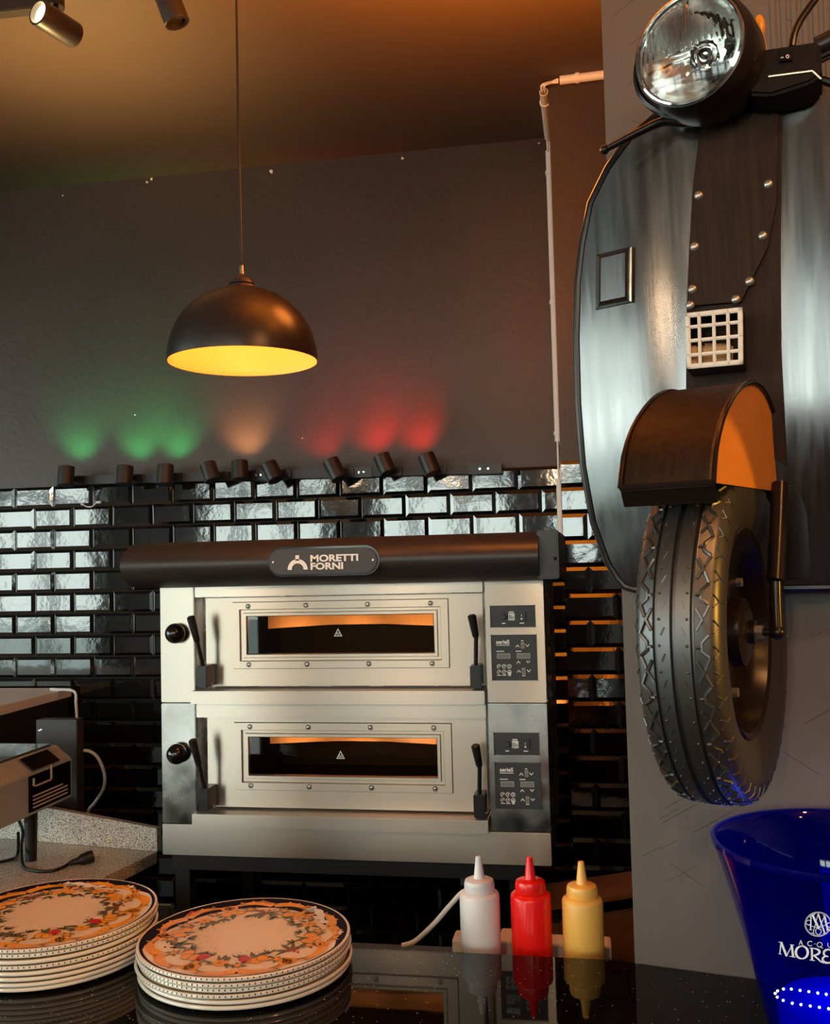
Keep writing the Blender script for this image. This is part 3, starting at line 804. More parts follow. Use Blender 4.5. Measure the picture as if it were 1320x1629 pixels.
# ------------------------------------------------------------------ lighting track and spotlights along the tile top
TY = WY-.045
tk = thing('lighting_track', (-1.2, WY, 1.87), 'black lighting track running along the top edge of the tiles', 'track')
e0 = U(86, 765, Y=TY); e1 = U(800, 745, Y=TY)
def trz(x): return e0.z+(e1.z-e0.z)*(x-e0.x)/(e1.x-e0.x)
def bar(mb, xa, xb, h, y0, y1):
    mb.prism([(xa, y0, trz(xa)-h/2), (xb, y0, trz(xb)-h/2), (xb, y0, trz(xb)+h/2), (xa, y0, trz(xa)+h/2)], (0, y1-y0, 0), .0015)
mb = MB(); bar(mb, e0.x+.04, e1.x-.02, .030, TY, WY-.003); mb.build('rail', 'black_matte', tk)
for px in ((86, 108), (240, 268), (400, 425), (560, 592), (745, 798)):
    xa, xb = U(px[0], 755, Y=TY).x, U(px[1], 755, Y=TY).x
    mb = MB(); bar(mb, xa, xb, .034, TY-.004, WY-.003)
    c = mb.build('connector', 'black_plastic', tk)
    for q in (.35, .6): x = xa+(xb-xa)*q; MB().cyl((x, TY-.004, trz(x)), (x, TY-.006, trz(x)), .0035, n=10).build('screw', 'chrome', c)
spots = [  # base px, top px, colour
    ((104, 773), (103, 742), 'green', 'first'), ((197, 771), (197, 741), 'green', 'second'), ((262, 771), (261, 739), 'green', 'third'),
    ((339, 765), (328, 737), None, 'fourth'), ((382, 763), (379, 733), 'warm', 'fifth'), ((439, 764), (425, 737), None, 'sixth'),
    ((540, 762), (524, 732), 'red', 'seventh'), ((618, 753), (605, 724), 'red', 'eighth'), ((689, 754), (676, 723), 'red', 'ninth')]
LCOL = dict(green=(.05, 1, .30), warm=(1, .50, .20), red=(1, .02, .008))
LPOW = dict(green=7, warm=7, red=8)
desc = dict(green='glowing green', warm='glowing warm white', red='glowing red')
for (bx_, by_), (tx_, ty_), c, w in spots:
    SY = WY-.115
    a = U(bx_, by_, Y=SY); b = U(tx_, ty_, Y=SY); d = (b-a); d.y = .012; d.normalize(); L = (b-a).length
    s = thing('track_spotlight', (a.x, WY-.05, trz(a.x)), 'black cylinder spotlight on the wall track, %s from the left%s' % (w, ', '+desc[c] if c else ', unlit'), 'spotlight', 'spotlights on the wall track')
    b = a+d*L
    bd = MB(); q = d.to_track_quat('Z', 'Y').to_matrix().to_4x4(); q.translation = a
    bd.lathe([(0, 0), (.0265, 0), (.0280, .002), (.0280, L-.001), (.0270, L), (.0235, L), (.0230, L-.012), (0, L-.012)], 32, q)
    bd.build('housing', 'black_matte', s)
    MB().lathe([(0, L-.010), (.0225, L-.010)], 24, q).build('lens', {'green': 'lit_green', 'warm': 'lit_warm', 'red': 'lit_red', None: 'panel_grey'}[c], s)
    x = a.x+.004
    MB().cyl((x, SY+.01, a.z+.030), (x, TY+.005, trz(x)), .009, n=12).box((x-.03, TY-.016, trz(x)-.014), (x+.03, TY-.0005, trz(x)+.014), .002).build('stem', 'black_plastic', s)
    if c:
        p = b+d*.004
        light('%s_spot_light' % c, 'SPOT', p, LPOW[c]*(.55 if w == 'seventh' else 1), LCOL[c], shadow_soft_size=.02, spot_size=math.radians(88), spot_blend=1.0, aim=p+d*.9+V((0, .42, 0)))

# ceiling track spots at the top left
ct = MB(); a = U(-60, 12, Z=CZ_); b = U(90, -4, Z=CZ_); d = (b-a).normalized(); w = V((-d.y, d.x, 0))*.017
ct.prism([a-d*1.0-w, b-w, b+w, a-d*1.0+w], (0, 0, -.03), .002)
tag(solo(ct.build('ceiling_track', 'black_matte'), a), 'short black lighting track on the ceiling at the top left', 'track')
def ceil_spot(head, tail, rad, lit, label, stem_top):
    s = thing('ceiling_spotlight', (stem_top.x, stem_top.y, CZ_), label, 'spotlight', 'spotlights under the ceiling')
    d = (head-tail); L = d.length; q = d.normalized().to_track_quat('Z', 'Y').to_matrix().to_4x4(); q.translation = tail
    MB().lathe([(0, 0), (rad-.002, 0), (rad, .003), (rad, L-.001), (rad-.001, L), (rad-.005, L), (rad-.006, L-.014), (0, L-.014)], 36, q).build('housing', 'black_matte', s)
    MB().lathe([(0, L-.012), (rad-.006, L-.012)], 24, q).build('lens', 'lit_warm' if lit else 'panel_grey', s)
    mid = tail+d*.35
    MB().tube([mid+V((0, 0, rad*.7)), V((stem_top.x, stem_top.y, CZ_-.03))], .006, 8).cyl((stem_top.x, stem_top.y, CZ_-.032), (stem_top.x, stem_top.y, CZ_), .022, n=20).build('stem', 'black_plastic', s)
h = U(60, 19, Z=2.80); tl = h-((CAM-h).normalized()*.75-cr*.62+cu*.40).normalized()*.105
ceil_spot(h, tl, .030, True, 'lit black ceiling spotlight at the top left, its lens glaring at the viewer', U(88, -8, Z=CZ_))
bt = U(282, 37, Z=2.78); tp = bt-(cr*.35-cu*.92)*.08
ceil_spot(bt, tp+(tp-bt)*.35, .029, False, 'dark ceiling spotlight pointing down, between lit spotlight and pendant cord', U(255, -40, Z=CZ_))

# ------------------------------------------------------------------ white conduit round the pier
cd = thing('conduit_pipe', (-.1, WY, 2.0), 'white plastic conduit running down the corner beside the scooter column', 'pipe')
def P_(x, y, Y): return U(x, y, Y=Y)
fy_ = PY-.014
def pipe(a, b, r=.013, hollow=False):
    mb = MB(); d = b-a; q = d.normalized().to_track_quat('Z', 'Y').to_matrix().to_4x4(); q.translation = a; L = d.length
    mb.lathe([(r-.002, L), (r, L), (r, 0), (r-.002, 0), (r-.002, .06 if hollow else .001), (0, .06 if hollow else .001)], 24, q)
    if not hollow: mb.lathe([(0, L-.001), (r-.002, L-.001), (r-.002, L)], 24, q)
    mb.build('pipe', 'white_plastic', cd)
def clip(p, ax, r=.016):
    ax = V(ax).normalized(); q = ax.to_track_quat('Z', 'Y').to_matrix().to_4x4(); q.translation = p-ax*.006
    MB().lathe([(.0125, 0), (r, 0), (r, .012), (.0125, .012)], 24, q, closed=True).box((-.005, -.005, -.006), (.005, .005, .006), .001, mtx=Matrix.Translation(p+V((.0, .012, 0)))).build('clip', 'white_plastic', cd)
h0 = P_(890, 128, fy_); h1 = P_(1000, 114, fy_); pipe(h0, h1); clip(P_(918, 124, fy_), h1-h0)
sx = -.08-.014
zc = U(866, 138, X=sx).z
dz0 = V((sx, PY+.01, CZ_-.030)); dz1 = V((sx, WY-.07, CZ_-.030))
pipe(dz0, dz1, hollow=True); clip(dz0+(dz1-dz0)*.22, dz1-dz0)
vx = P_(876, 240, WY-.02); v1 = P_(882, 703, WY-.02); vx2 = V((sx, WY-.02, 0))
va = V((sx, WY-.02, vx.z)); vb = V((sx, WY-.02, v1.z)); pipe(va, vb)
for yy in (275, 481, 690):
    clip(V((sx, WY-.02, U(877, yy, Y=WY-.02).z)), (0, 0, 1))
vc = V((sx, WY-.02, U(882, 762, Y=WY-.02).z)); pipe(vc, V((sx, WY-.02, 1.60)))
mb = MB()
for q in (-.004, .004):
    mb.tube([dz0+V((q, -.004, 0)), dz0+V((q, -.03, .004)), V((sx+.018+q, fy_, h0.z-.004)), h0+V((-.004, 0, q))], .0042, 7, smooth=6)
    mb.tube([dz1+V((q, .0, 0)), dz1+V((q, .035, -.03)), va+V((q*.7, 0, .03)), va+V((q, 0, -.01))], .0042, 7, smooth=6)
    mb.tube([vb+V((q, 0, .01)), vb+V((q*1.4+.002, -.004, -.03)), vc+V((q, 0, .02)), vc+V((q, 0, -.01))], .0036, 7, smooth=6)
mb.build('cable', 'white_plastic', cd)

# ------------------------------------------------------------------ left corner: fridge, cabinet, worktop, appliance, cables
fx = U(112, 1095, Y=3.2); fz = fx.z
fr = thing('undercounter_cabinet', (-2.3, 2.6, 0), 'black waist-high cabinet with white top in the left corner', 'cabinet')
MB().box((-2.9, 2.58, 0), (-1.832, 3.2, fz-.03)).build('body', 'fridge_black', fr)
MB().box((-2.9, 2.57, fz-.03), (-1.825, 3.21, fz), .002).build('top', 'fridge_top', fr)
ca = U(57, 1145, Y=2.58); cb = U(122, 1148, Y=2.58)
bxn = thing('equipment_box', (cb.x-.06, 2.66, 0), 'tall black equipment box with two tiny lights behind the appliance', 'box')
MB().box((ca.x, 2.58, 0), (cb.x, 2.62, ca.z), .002).build('housing', 'panel_grey', bxn)
mb = MB()
for px in (62, 65): p = U(px, 1162-(px-62)*.4, Y=2.579); MB().sphere(p, .0016, 8).build('indicator', 'led', bxn)
WZ = .80
A_ = U(250, 1355, Z=WZ); B_ = U(165, 1397, Z=WZ); C_ = U(40, 1337, Z=WZ)
ud = (C_-A_).normalized(); far = A_+ud*.66; ed = (B_-A_).normalized(); near = A_+ed*.85
wt = thing('granite_worktop', (A_.x-.4, A_.y-.3, 0), 'speckled grey granite worktop with upstand beside the oven', 'worktop')
MB().prism([A_, far, far+ed*.85, near], (0, 0, -.03), .002).build('slab', 'granite', wt)
upn = V((-ud.y, ud.x, 0)); upn = upn if upn.y > 0 else -upn
def upz(x, y):
    return UP(x, y, A_, upn)
t1, t2 = upz(249, 1318), upz(85, 1287)
t3 = t2+(t2-t1)*1.2; base_far = V((t3.x, t3.y, WZ))
MB().prism([A_, t1, t3, base_far], upn*.02, .001).build('upstand', 'granite', wt)
MB().prism([A_+ud*.04+ed*.05+V((0, 0, -.03)), far+V((0, 0, -.03))+ed*.05, far+ed*.8+V((0, 0, -.03)), near+ud*.04-ed*.05+V((0, 0, -.03))], (0, 0, -(WZ-.03))).build('base_cabinet', 'fridge_black', wt)
# appliance: long side faces the bar
AF = 2.40
b1 = U(115, 1267, Y=AF); AX = b1.x
def SA(x, y): return U(x, y, X=AX)
t_f = SA(115, 1206); n0 = 1.72
zb_, zt_ = b1.z, t_f.z
ap = thing('countertop_appliance', (AX-.2, 2.1, WZ), 'stainless appliance with glass top and black vented side, at left edge', 'appliance')
split = SA(45, 1260).y
chx, chz = .045, .035
prf = [(AX, zb_), (AX, zt_), (AX-chx, zt_+chz), (AX-.45, zt_+chz), (AX-.45, zb_)]
MB().prism([(x, n0, z) for x, z in prf], (0, AF-n0, 0), .002).build('body', 'steel_soft', ap)
MB().box((AX-.001, split, zb_+.008), (AX+.003, AF-.012, zt_-.004), .001).build('side_plate', 'black_gloss', ap)
mb = MB()
a_, b_ = AX-.002, AX-chx+.004
mb.prism([(AX-.003+.002, split+.02, zt_+.005), (AX-.003+.002, AF-.06, zt_+.005), (AX-chx+.006+.002, AF-.06, zt_+chz-.003), (AX-chx+.006+.002, split+.02, zt_+chz-.003)], (.002, 0, .0025))
mb.build('display_strip', 'black_gloss', ap)
MB().box((AX-.435, n0+.12, zt_+chz), (AX-chx-.004, AF-.02, zt_+chz+.006), .001).build('glass_top', 'teal_glass', ap)
mb = MB()
for i in range(4):
    z = zb_+.016+i*.009; mb.box((AX+.0028, split+.015, z), (AX+.005, min(split+.24-.03*i, AF-.03), z+.0035), .0005)
i0, i1 = split+.015, split+.10; iz0, iz1 = zb_+.066, zb_+.115
for (ya, yb, za, zb2) in ((i0, i1, iz0, iz0+.004), (i0, i0+.006, iz0, iz0+.022), (i1-.006, i1, iz0, iz1-.01)): mb.box((AX+.0028, ya, za), (AX+.005, yb, zb2))
mb.build('vent_and_inlet_trim', 'grille', ap)
mb = MB()
for x in (AX-.05, AX-.39):
    for y in (n0+.08, AF-.08): MB().cyl((x-.02, y, WZ), (x-.02, y, zb_), .014, .018, 16).build('foot', 'black_plastic', ap)
# appliance mains lead with plug
q0 = V((AX-.03, split-.01, zb_+.02)); q1 = U(34, 1375, Z=WZ+.005)
pts = [q0+V((0, 0, -.01)), U(36, 1320, Y=q1.y+.10), U(34, 1352, Y=q1.y+.03)]
pts += [U(x, y, Z=WZ+.0045) for x, y in ((38, 1379), (60, 1386), (85, 1385), (105, 1377))]+[U(118, 1368, Z=WZ+.012)]
pcord = thing('power_lead', tuple(U(85, 1385, Z=WZ)), 'black mains lead with plug lying on the granite worktop', 'cable')
MB().tube(pts, .0042, 8, smooth=8).build('lead', 'cable_black', pcord)
g0, g1 = U(110, 1374, Z=WZ+.011), U(135, 1366, Z=WZ+.016); gd = (g1-g0).normalized()
MB().tube([g0, g0+gd*.022, g0+gd*.03, g0+gd*.045, g0+gd*.058], lambda t: .006+.0095*min(1, max(0, (t-.1)/.5)), 16).build('plug', 'cable_black', pcord)
pe = g0+gd*.058; sd = V((-gd.y, gd.x, 0))
MB().cyl(pe+sd*.0085, pe+sd*.0085+gd*.017, .0024, n=10).cyl(pe-sd*.0085, pe-sd*.0085+gd*.017, .0024, n=10).build('prong', 'chrome', pcord)
# second dark lead at the far left
tag(MB().tube([U(29, 1325, Y=2.30), U(28, 1358, Z=WZ+.005), U(15, 1368, Z=WZ+.005), U(-30, 1376, Z=WZ+.005)], .004, 8, smooth=6).build('dark_lead', 'cable_black'), 'thin dark lead running off the worktop at the left edge', 'cable')
# white cables
wc = MB().tube([V((-1.87, 3.15, fz+.004)), V((-1.83, 3.13, fz+.005)), U(118, 1100, Y=3.05), U(121, 1120, Y=3.0), U(122.5, 1150, Y=2.92), U(124, 1220, Y=2.86), U(129, 1290, Y=2.83), U(130, 1330, Y=2.83)], .0048, 8, smooth=6)
tag(wc.build('white_cable', 'cable_white'), 'white cable dropping from the white cabinet top behind the box', 'cable')
w2 = thing('looped_cable', tuple(U(123, 1195, Y=2.62)), 'white cable with red plug looping beside the black equipment box', 'cable')
MB().tube([U(128, 1194.5, Y=2.62), U(142, 1195, Y=2.62), U(156, 1206, Y=2.63), U(166, 1232, Y=2.65), U(164, 1255, Y=2.68), U(150, 1278, Y=2.72), U(140, 1292, Y=2.72), U(132, 1340, Y=2.72)], .0048, 8, smooth=8).build('wire', 'cable_white', w2)
MB().cyl(U(121.5, 1195, Y=2.62), U(131, 1194.5, Y=2.62), .007, .006, 14).build('plug', 'red_plastic', w2)
# little clip on the tiles
cl = MB().tube([U(131, 802, Y=3.236), U(138, 806, Y=3.225), U(146, 806, Y=3.22), U(153, 800, Y=3.22)], .0022, 6, smooth=5).sphere(U(157, 799, Y=3.22), .008, 10, sc3=(1.3, .7, .7)).sphere(U(131, 802, Y=3.236), .006, 8)
tag(cl.build('wire_end', 'cable_white'), 'short white wire end sticking out of the tiles on the left', 'wire')
# grey box behind the plates
ga = U(243, 1441, Y=1.62); gb = U(271, 1441, Y=1.62)
tag(solo(MB().box((ga.x-.2, 1.62, .70), (gb.x, 1.635, ga.z), .003).build('storage_box', 'panel_grey'), (gb.x, 1.68, .70)), 'dark grey box peeping out between the two plate stacks', 'box')
tag(solo(MB().box((ga.x-.25, 1.55, 0), (gb.x, 1.70, .70), .003).build('low_cabinet', 'fridge_black'), (gb.x, 1.68, 0)), 'low black cabinet in the dark behind the plate stacks', 'cabinet')
# white hose
HY = 1.68
hs = MB().tube([V((U(640, 1516, Y=HY).x, HY, SH+.006)), U(660, 1497, Y=HY), U(688, 1472, Y=HY), U(716, 1440, Y=HY), U(738, 1418, Y=HY), U(756, 1420, Y=HY), U(764, 1450, Y=HY), V((U(766, 1490, Y=HY).x, HY, SH+.006))], .0042, 8, smooth=6)
tag(hs.build('white_hose', 'cable_white'), 'thin white hose slanting up behind the white squeeze bottle', 'hose')
# brown wooden table beside the oven
ta = U(872, 1441, Z=.75); tb = U(1003, 1421, Z=.75); td = (tb-ta).normalized(); tn = V((-td.y, td.x, 0))
wtb = thing('wooden_table', tuple(V((ta.x, ta.y, 0))+tn*.15), 'brown wooden table standing low between oven and column', 'table')
MB().prism([ta+td*.0, ta+td*.42, ta+td*.42+tn*.14, ta+tn*.14], (0, 0, -.012), .001).build('tabletop', 'wood', wtb)
p0 = ta+tn*.02+td*.0
MB().prism([V((p0.x, p0.y, .70)), V((p0.x, p0.y, .42)), V((p0.x, p0.y, .42))+td*.42, V((p0.x, p0.y, .70))+td*.42], tn*.02, .001).build('apron', 'wood', wtb)
for q in (.03, .38):
    for w in (.04, .11):
        c = ta+td*q+tn*w; MB().box((c.x-.015, c.y-.015, 0), (c.x+.015, c.y+.015, .738)).build('leg', 'fridge_black', wtb)

# ------------------------------------------------------------------ scooter front on the column
NE, BUL, UCEN, UW = .05, .055, .200, .245
def sn(u): return NE+BUL*(1-min(1.2, ((u-UCEN)/UW)**2))
left_px = [(1120, 190), (1060, 205), (1010, 240), (975, 280), (945, 330), (930, 390), (921, 450), (917, 540), (918, 640), (924, 740), (938, 830), (960, 895), (975, 920), (988, 934)]
prof_ = []
for x, y in left_px:
    u, n_, z = LC(UC(x, y, NE+.008)); prof_.append((z, UCEN-u))
ztop_ = 2.152; prof_ = [(ztop_, 0.0), (ztop_-.0006, .04)] + prof_
zbot_ = prof_[-1][0]-.004; prof_.append((zbot_, prof_[-1][1]-.015))
def wz(z):
    for (za, wa), (zb, wb) in zip(prof_, prof_[1:]):
        if za >= z >= zb: return wa+(wb-wa)*((za-z)/(za-zb+1e-9))
    return prof_[0][1] if z > prof_[0][0] else prof_[-1][1]
def SP(u, z, d=0): return WC(u, sn(u)+d+(z-1.80)*.06-.42*max(0, 1.76-z)**2, z)
scoot = thing('scooter_front', tuple(WC(UCEN, 0, 1.24)), 'black scooter front with headlight, grille, fender and wheel mounted on the column', 'scooter')
rows = []
for (za, wa), (zb, wb) in zip(prof_, prof_[1:]):
    st_ = max(1, int((za-zb)/.02))
    rows += [(za+(zb-za)*i/st_, wa+(wb-wa)*i/st_) for i in range(st_)]
rows.append(prof_[-1])
mb = MB(); NU = 40
def shell(mb, d, flip):
    g = [[mb.bm.verts.new(SP(UCEN+max(w, .002)*math.sin((2*i/NU-1)*PI/2), z, d)) for i in range(NU+1)] for z, w in rows]
    for j in range(len(rows)-1):
        for i in range(NU):
            q = (g[j][i], g[j+1][i], g[j+1][i+1], g[j][i+1])
            mb.bm.faces.new(q[::-1] if flip else q)
    return g
gf = shell(mb, 0, False); gb_ = shell(mb, -.006, True)
for j in range(len(rows)-1):
    mb.bm.faces.new((gf[j][0], gb_[j][0], gb_[j+1][0], gf[j+1][0])); mb.bm.faces.new((gf[j][-1], gf[j+1][-1], gb_[j+1][-1], gb_[j][-1]))
for i in range(NU): mb.bm.faces.new((gf[-1][i], gf[-1][i+1], gb_[-1][i+1], gb_[-1][i]))
shield = mb.build('legshield', 'scooter', scoot, angle=50)
outl = [SP(UCEN-w, z, -.003) for z, w in rows] + [SP(UCEN-rows[-1][1]*(1-i/10*2), zbot_, -.003) for i in range(1, 10)] + [SP(UCEN+w, z, -.003) for z, w in rows[::-1][:-1]]
MB().tube(outl, .0065, 10, closed=True).build('rim_trim', 'scooter_dark', shield)
MB().box((0, 0, 0), (1, 1, 1), mtx=Matrix.Translation(WC(UCEN-.09, .0, 1.75)) @ Matrix.Rotation(BETA, 4, 'Z') @ Matrix.Diagonal((.18, .092, .12, 1)) @ Matrix.Translation((0, -1, 0))).build('mounting_bracket', 'black_plastic', scoot)
# raised side blank on the left wing
def strip_on(poly, d0, d1, inset):
    """raised lozenge: outer quad on the shield, inner quad raised"""
    mb = MB(); L = [LC(UC(x, y, .085)) for x, y in poly]
    cu_, cz = sum(p[0] for p in L)/4, sum(p[2] for p in L)/4
    rings = []
    for k_, d in ((1, d0), (1, d1*.6), (.90, d1*.6+.0006), (.86, d1*.5), (.84, d1*.55), (inset, d1)):
        rings.append([mb.bm.verts.new(SP(cu_+(p[0]-cu_)*k_, cz+(p[2]-cz)*(k_+(1-k_)*.35), d)) for p in L])
    for A, B in zip(rings, rings[1:]):
        for j in range(4): mb.bm.faces.new((A[j], A[(j+1) % 4], B[(j+1) % 4], B[j]))
    mb.bm.faces.new(rings[-1]); return mb
tag(strip_on([(945, 490), (1006, 483), (1008, 397), (948, 405)], -.002, .011, .68).build('side_blank', 'scooter', shield, angle=15, recalc=True))
# central channel and horn cover
def band(lpx, rpx, d, thick, n=30, off=.105):
    L = [LC(UC(x, y, off)) for x, y in lpx]; R_ = [LC(UC(x, y, off)) for x, y in rpx]
    def at(P, t):
        t *= len(P)-1; i = min(int(t), len(P)-2); f = t-i
        return P[i][0]+(P[i+1][0]-P[i][0])*f, P[i][2]+(P[i+1][2]-P[i][2])*f
    def fn(s, t):
        a_, za = at(L, t); b_, zb = at(R_, t); u = a_+(b_-a_)*s; z = za+(zb-za)*s
        return SP(u, z, d)
    mb = MB(); mb.grid(fn, 10, n)
    def side(s):
        def f2(w, t):
            p = fn(s, t); return p-CN*thick*w
        return f2
    mb.grid(side(0), 1, n, flip=True); mb.grid(side(1), 1, n)
    mb.grid(lambda s, w: fn(s, 1)-CN*thick*w, 10, 1); mb.grid(lambda s, w: fn(s, 0)-CN*thick*w, 10, 1, flip=True)
    return mb
band([(1118, 198), (1104, 300), (1097, 400), (1092, 500), (1090, 640)], [(1247, 172), (1244, 260), (1242, 400), (1243, 560), (1252, 740)], .004, .012).build('centre_panel', 'scooter_matte', shield, recalc=True)
hc = band([(1121, 204), (1107, 300), (1100, 395), (1094, 490)], [(1240, 180), (1236, 330), (1222, 400), (1180, 484)], .012, .012).build('horn_cover', 'scooter_matte', scoot, recalc=True)
for x, y in ((1128, 201), (1113, 316), (1106, 395), (1102, 461), (1098, 486), (1232, 181), (1223, 299), (1214, 379), (1193, 450), (1171, 478)):
    u, n_, z = LC(UC(x, y, .115)); p = SP(u, z, .012)
    q = CN.to_track_quat('Z', 'Y').to_matrix().to_4x4(); q.translation = p
    MB().lathe([(.0062, 0), (.0060, .0012), (.0045, .0032), (.002, .0042), (0, .0044)], 16, q).build('rivet', 'rivet', hc)
# horn grille
GN = .165
G = [UC(1092, 587, GN), UC(1182, 579, GN), UC(1181, 488, GN), UC(1089, 498, GN)]
def gq(s, t, d=0): return (G[0]*(1-s)+G[1]*s)*(1-t)+(G[3]*(1-s)+G[2]*s)*t+CN*d
mb = MB(); bw = .075
edges = [0, .245, .5, .745, 1]
for e in edges:
    w = bw*1.15 if e in (0, 1) else bw*.8
    a_ = min(max(e-w/2, 0), 1-w); 
    mb.prism([gq(a_, 0), gq(a_+w, 0), gq(a_+w, 1), gq(a_, 1)], -CN*.006, .0012); mb.prism([gq(0, a_), gq(1, a_), gq(1, a_+w), gq(0, a_+w)], -CN*.006, .0012)
for s, t in ((0, 0), (1, 0), (1, 1), (0, 1)):
    pass
gr = mb.build('grille', 'grille', scoot)
mb = MB(); wl = .02
D_ = GN-.085
for quad in ([(0, 0), (1, 0), (1, wl), (0, wl)], [(0, 1-wl), (1, 1-wl), (1, 1), (0, 1)], [(0, 0), (wl, 0), (wl, 1), (0, 1)], [(1-wl, 0), (1, 0), (1, 1), (1-wl, 1)]):
    mb.prism([gq(s, t, -.005) for s, t in quad], -CN*D_)
mb.prism([gq(s, t, -D_) for s, t in ((0, 0), (1, 0), (1, 1), (0, 1))], CN*.003)
mb.build('grille_box', 'scooter_dark', scoot)
mb = MB(); mb.prism([gq(s, t, -.018) for s, t in ((.02, .03), (.19, .03), (.19, .46), (.02, .46))], -CN*.04, .002); mb.prism([gq(s, t, -.022) for s, t in ((.26, .02), (.80, .02), (.80, .44), (.26, .50))], -CN*.04, .003)
mb.build('horn', 'refract', gr)
# steering frame: wheel, fender, fork
WCN = WC(.158, .222, 1.446)
ha = math.atan2(WCN.x, WCN.y)+math.radians(13.5)
HD = V((-math.sin(ha), -math.cos(ha), 0)); AXL = V((math.cos(ha), -math.sin(ha), 0)); UPZ = V((0, 0, 1))
def WL(h, a, z): return WCN+HD*h+AXL*a+UPZ*z
wm = Matrix((HD, AXL.cross(HD), AXL)).transposed().to_4x4(); wm.translation = WCN

tp = [(.122, -.030), (.130, -.036), (.150, -.043), (.170, -.046), (.184, -.0445), (.1905, -.0415), (.1955, -.036), (.1985, -.0225), (.1992, -.0215), (.1955, -.0205), (.1955, -.0185), (.1998, -.0175), (.2015, -.003), (.1965, -.0015), (.1965, .0015), (.2015, .003), (.1998, .0175), (.1955, .0185), (.1955, .0205), (.1992, .0215), (.1985, .0225), (.1955, .036), (.1905, .0415), (.184, .0445), (.170, .046), (.150, .043), (.130, .036), (.122, .030)]
mb = MB().lathe(tp, 120, wm)
def rt(z):
    z = abs(z); 
    for (za, ra) , (zb, rb) in zip([(0, .2015), (.0175, .1998), (.0225, .1985), (.036, .1955), (.0415, .1905), (.0445, .184)], [(.0175, .1998), (.0225, .1985), (.036, .1955), (.0415, .1905), (.0445, .184), (.046, .17)]):
        if za <= z <= zb: return ra+(rb-ra)*(z-za)/(zb-za)
    return .17
def TP(th, z, d=.0004): r = rt(z)+d; return wm @ V((r*math.cos(th), r*math.sin(th), z))
NT = 46
for i in range(NT):
    th = 2*PI*i/NT; s = 2*PI/NT
    for sg in (-1, 1):
        zc = sg*.0295
        def seg(pts, r=.0019): mb.tube([TP(th+a*s, zc+z*sg) for a, z in pts], r, 5)
        if i % 2:
            seg([(-.42, -.0062), (0, .0000), (.42, -.0062)]); seg([(-.55, .0065), (-.1, .0012)])
            seg([(.55, .0065), (.1, .0012)])
        else:
            seg([(-.42, .0062), (-.12, -.001), (.2, -.001), (.42, .0062)]); seg([(.05, -.0065), (.05, -.002)])
        mb.sphere(TP(th, sg*.0145, .0002), .0017, 8, sc3=(1, 1, 1)); mb.tube([TP(th+.3*s, sg*.0085, 0), TP(th+.6*s, sg*.0125, 0)], .0011, 5)
        mb.tube([TP(th, sg*.0395), TP(th+.25*s, sg*.0435), TP(th+.25*s, sg*.0452)], .0012, 5)
        mb.tube([TP(th+.5*s, sg*.0395), TP(th+.25*s, sg*.0435)], .0010, 5)

tyre = mb.build('wheel', 'tyre', scoot, angle=40)
rim = MB().lathe([(.1225, .030), (.126, .034), (.124, .036), (.118, .033), (.112, .020), (.104, .008), (.098, .004), (.090, .006), (.070, .012), (.046, .013), (.042, .016), (.040, .030), (.030, .034), (.014, .035), (.014, .042), (0, .042), (0, -.03), (.12, -.03)], 80, wm).build('rim', 'scooter_dark', tyre)
for i in range(5):
    a = 2*PI*i/5+.3; p = wm @ V((.072*math.cos(a), .072*math.sin(a), .012)); MB().cyl(p, p+AXL*.007, .006, n=6).build('wheel_nut', 'rivet', tyre)
MB().cyl(WL(0, .04, 0), WL(0, .050, 0), .009, n=6).build('axle_nut', 'rivet', tyre)
FW = .049
def FP(x, y, a=FW): return UP(x, y, WCN+AXL*a, AXL)
fpx = [(1132, 766), (1137, 738), (1150, 690), (1163, 650), (1178, 624), (1194, 607), (1208, 610), (1222, 632), (1238, 678), (1253, 730), (1271, 778)]
FH = [(.205, .166), (.190, .200), (.155, .235), (.108, .263), (.055, .285), (0, .298), (-.05, .301), (-.10, .291), (-.15, .262), (-.185, .22), (-.205, .175)]
fl = [WL(h, FW, z) for h, z in FH]; fl2 = []
for i in range(len(fl)-1):
    for j in range(4):
        P0, P1, P2, P3 = fl[max(i-1, 0)], fl[i], fl[i+1], fl[min(i+2, len(fl)-1)]; t = j/4
        fl2.append(.5*((2*P1)+(P2-P0)*t+(2*P0-5*P1+4*P2-P3)*t*t+(P3-P0+3*P1-3*P2)*t**3))
fl2.append(fl[-1])
mb = MB(); WV = AXL*(-2*FW)
for p, q in zip(fl2, fl2[1:]):
    mb.bm.faces.new([mb.bm.verts.new(v) for v in (p, q, q+WV, p+WV)])
    mb.bm.faces.new([mb.bm.verts.new(v) for v in (p-AXL*.004+UPZ*-.004, q-AXL*.004+UPZ*-.004, q+WV+AXL*.004-UPZ*.004, p+WV+AXL*.004-UPZ*.004)])
bmesh.ops.remove_doubles(mb.bm, verts=mb.bm.verts, dist=1e-5)
fend = mb.build('fender', 'scooter_matte', scoot, angle=50)
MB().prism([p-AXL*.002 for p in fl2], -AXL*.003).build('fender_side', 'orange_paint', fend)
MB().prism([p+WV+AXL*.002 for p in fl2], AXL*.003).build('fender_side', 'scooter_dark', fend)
mb = MB(); lip = fl2[0]; mb.tube([fl2[0], fl2[0]+WV], .003, 8); mb.tube([p for p in fl2[::2]], .0026, 8); mb.tube([p+WV for p in fl2[::2]], .0026, 8)
mb.prism([fl2[0], fl2[0]+WV, fl2[0]+WV-UPZ*.020-HD*.012, fl2[0]-UPZ*.020-HD*.012], -HD*.003)
mb.build('fender_lip', 'scooter_dark', fend)
